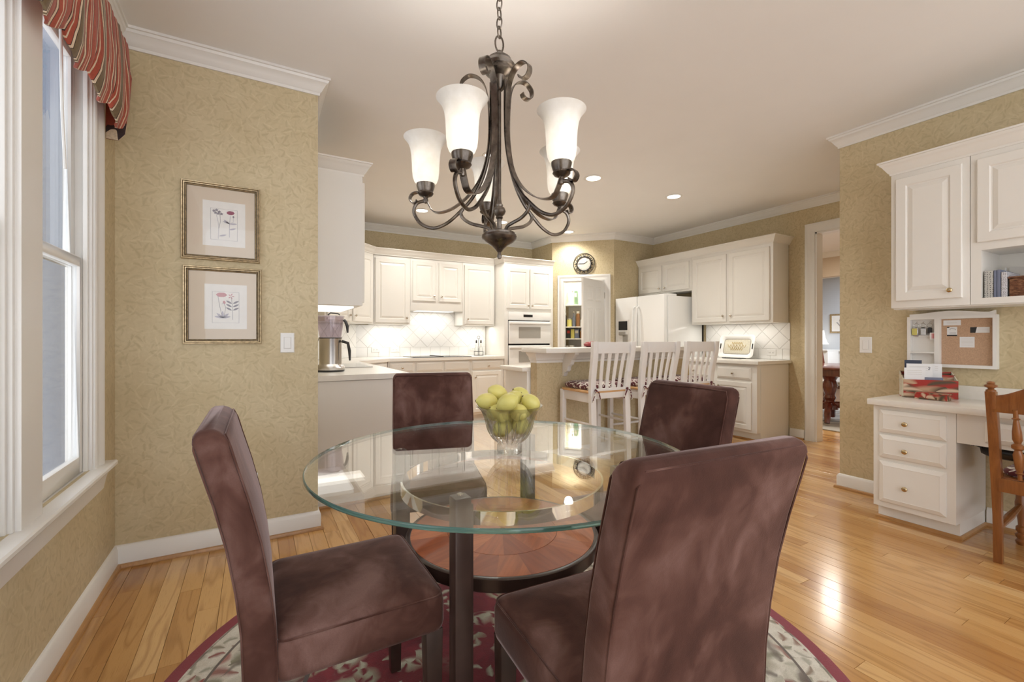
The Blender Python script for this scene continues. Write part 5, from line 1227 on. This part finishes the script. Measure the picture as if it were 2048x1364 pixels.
part(MB().box(-.25, .25, -.24, .24, .12, .88), 'body', M['trim'], sbd, bevel=.01); part(MB().box(-.28, .28, -.24, .24, .88, .91), 'top', M['trim'], sbd)
for a in (-1, 1):
    for b in (-1, 1): part(MB().box(a*.2 - .03, a*.2 + .03, b*.19 - .03, b*.19 + .03, 0, .13), 'leg', M['trim'], sbd)
lp = thing('table_lamp', 'lit white bell shade table lamp in the far room', 'lamp', (11.85, 5.80, .91))
part(MB().lathe([(.07, 0), (.07, .02), (.02, .04), (.05, .10), (.02, .18), (.012, .22)], 16), 'base', M['gold'], lp, smooth=True)
part(MB().lathe([(.20, .13), (.17, .17), (.13, .28), (.11, .42), (.105, .46)], 24, cap=False), 'shade', M['lshade'], lp, smooth=True)
rg2 = solo(MB().box(6.35, 8.9, 1.3, 5.2, .0015, .012), 'area_rug', M['rug2'], 'grey patterned rug in the dining room beyond', 'rug', (7.6, 3.2, 0))
dt = thing('pedestal_table', 'dark mahogany pedestal dining table in the room beyond', 'table', (7.45, 3.25, .012))
part(MB().lathe([(.001, .735), (.72, .735), (.745, .745), (.745, .765), (.70, .772), (.001, .772)], 48), 'top', M['mahog'], dt, smooth=True)
part(MB().lathe([(.60, .64), (.62, .645), (.62, .735), (.60, .735)], 40), 'apron', M['mahog'], dt, smooth=True)
for dx in (-.48,):
    pd = part(MB().lathe([(.10, .18), (.10, .24), (.07, .27), (.055, .30), (.075, .34), (.06, .38), (.085, .46), (.095, .52), (.07, .58), (.09, .62), (.12, .64)], 20, (dx, .02, 0)), 'pedestal', M['mahog'], dt, smooth=True)
    for an in (200, 290, 20, 110):
        a = math.radians(an); pts = [(dx + r*math.cos(a), .02 + r*math.sin(a), z) for r, z in ((.05, .24), (.18, .25), (.30, .16), (.36, .03))]
        part(MB().tube(pts, [.05, .045, .04, .032], 8), 'foot', M['mahog'], dt, smooth=True)
def dchair(loc, rz, label):
    t = thing('dining_side_chair', label, 'chair', loc, rz, 'mahogany dining chairs')
    part(MB().box(-.23, .23, -.22, .22, .42, .48), 'seat', M['cushion'], t, bevel=.02)
    part(MB().box(-.22, .22, -.20, .20, .37, .42), 'seat_rail', M['mahog'], t)
    for sx in (-1, 1):
        part(MB().tube([(sx*.2, -.24, 0), (sx*.2, -.21, .4), (sx*.205, -.25, .7), (sx*.19, -.30, 1.0)], .02, 8), 'back_post', M['mahog'], t, smooth=True)
        part(MB().tube([(sx*.2, .2, 0), (sx*.2, .19, .4)], [.016, .025], 8), 'leg', M['mahog'], t, smooth=True)
    part(MB().box(-.2, .2, -.31, -.285, .9, 1.0), 'crest_rail', M['mahog'], t, bevel=.01); part(MB().box(-.06, .06, -.29, -.25, .48, .92), 'splat', M['mahog'], t)
    return t
d1 = dchair((7.95, 3.85, .012), math.radians(150), 'mahogany dining chair behind the pedestal table')
dup(d1, (7.0, 4.15, .012), math.radians(200), 'mahogany dining chair left of the pedestal, partly behind doorway casing')
lamp('AREA', (7.4, 3.2, 2.7), 70, (1, .95, .88), 1.2, name='dining_light')
lamp('AREA', (10.8, 3.6, 2.7), 110, (.82, .9, 1.0), 1.6, name='far_room_light')

# ------------------------------------------------------------ small fixed lamps under the cabinets
lamp('AREA', (2.23, 6.20, 1.555), 1.8, (1, .97, .92), .5, .15, name='hood_light')
lamp('AREA', (.47, 3.63, 1.388), .35, (1, .95, .86), .5, .2, name='under_cabinet_light')
lamp('AREA', (1.6, 6.2, 1.362), 1.5, (1, .96, .9), .4, .1, name='under_cabinet_light')
lamp('AREA', (2.9, 6.2, 1.362), 1.2, (1, .96, .9), .4, .1, name='under_cabinet_light')
lamp('AREA', (5.34, 3.6, 1.36), 1.5, (1, .96, .9), .1, .9, name='under_cabinet_light')
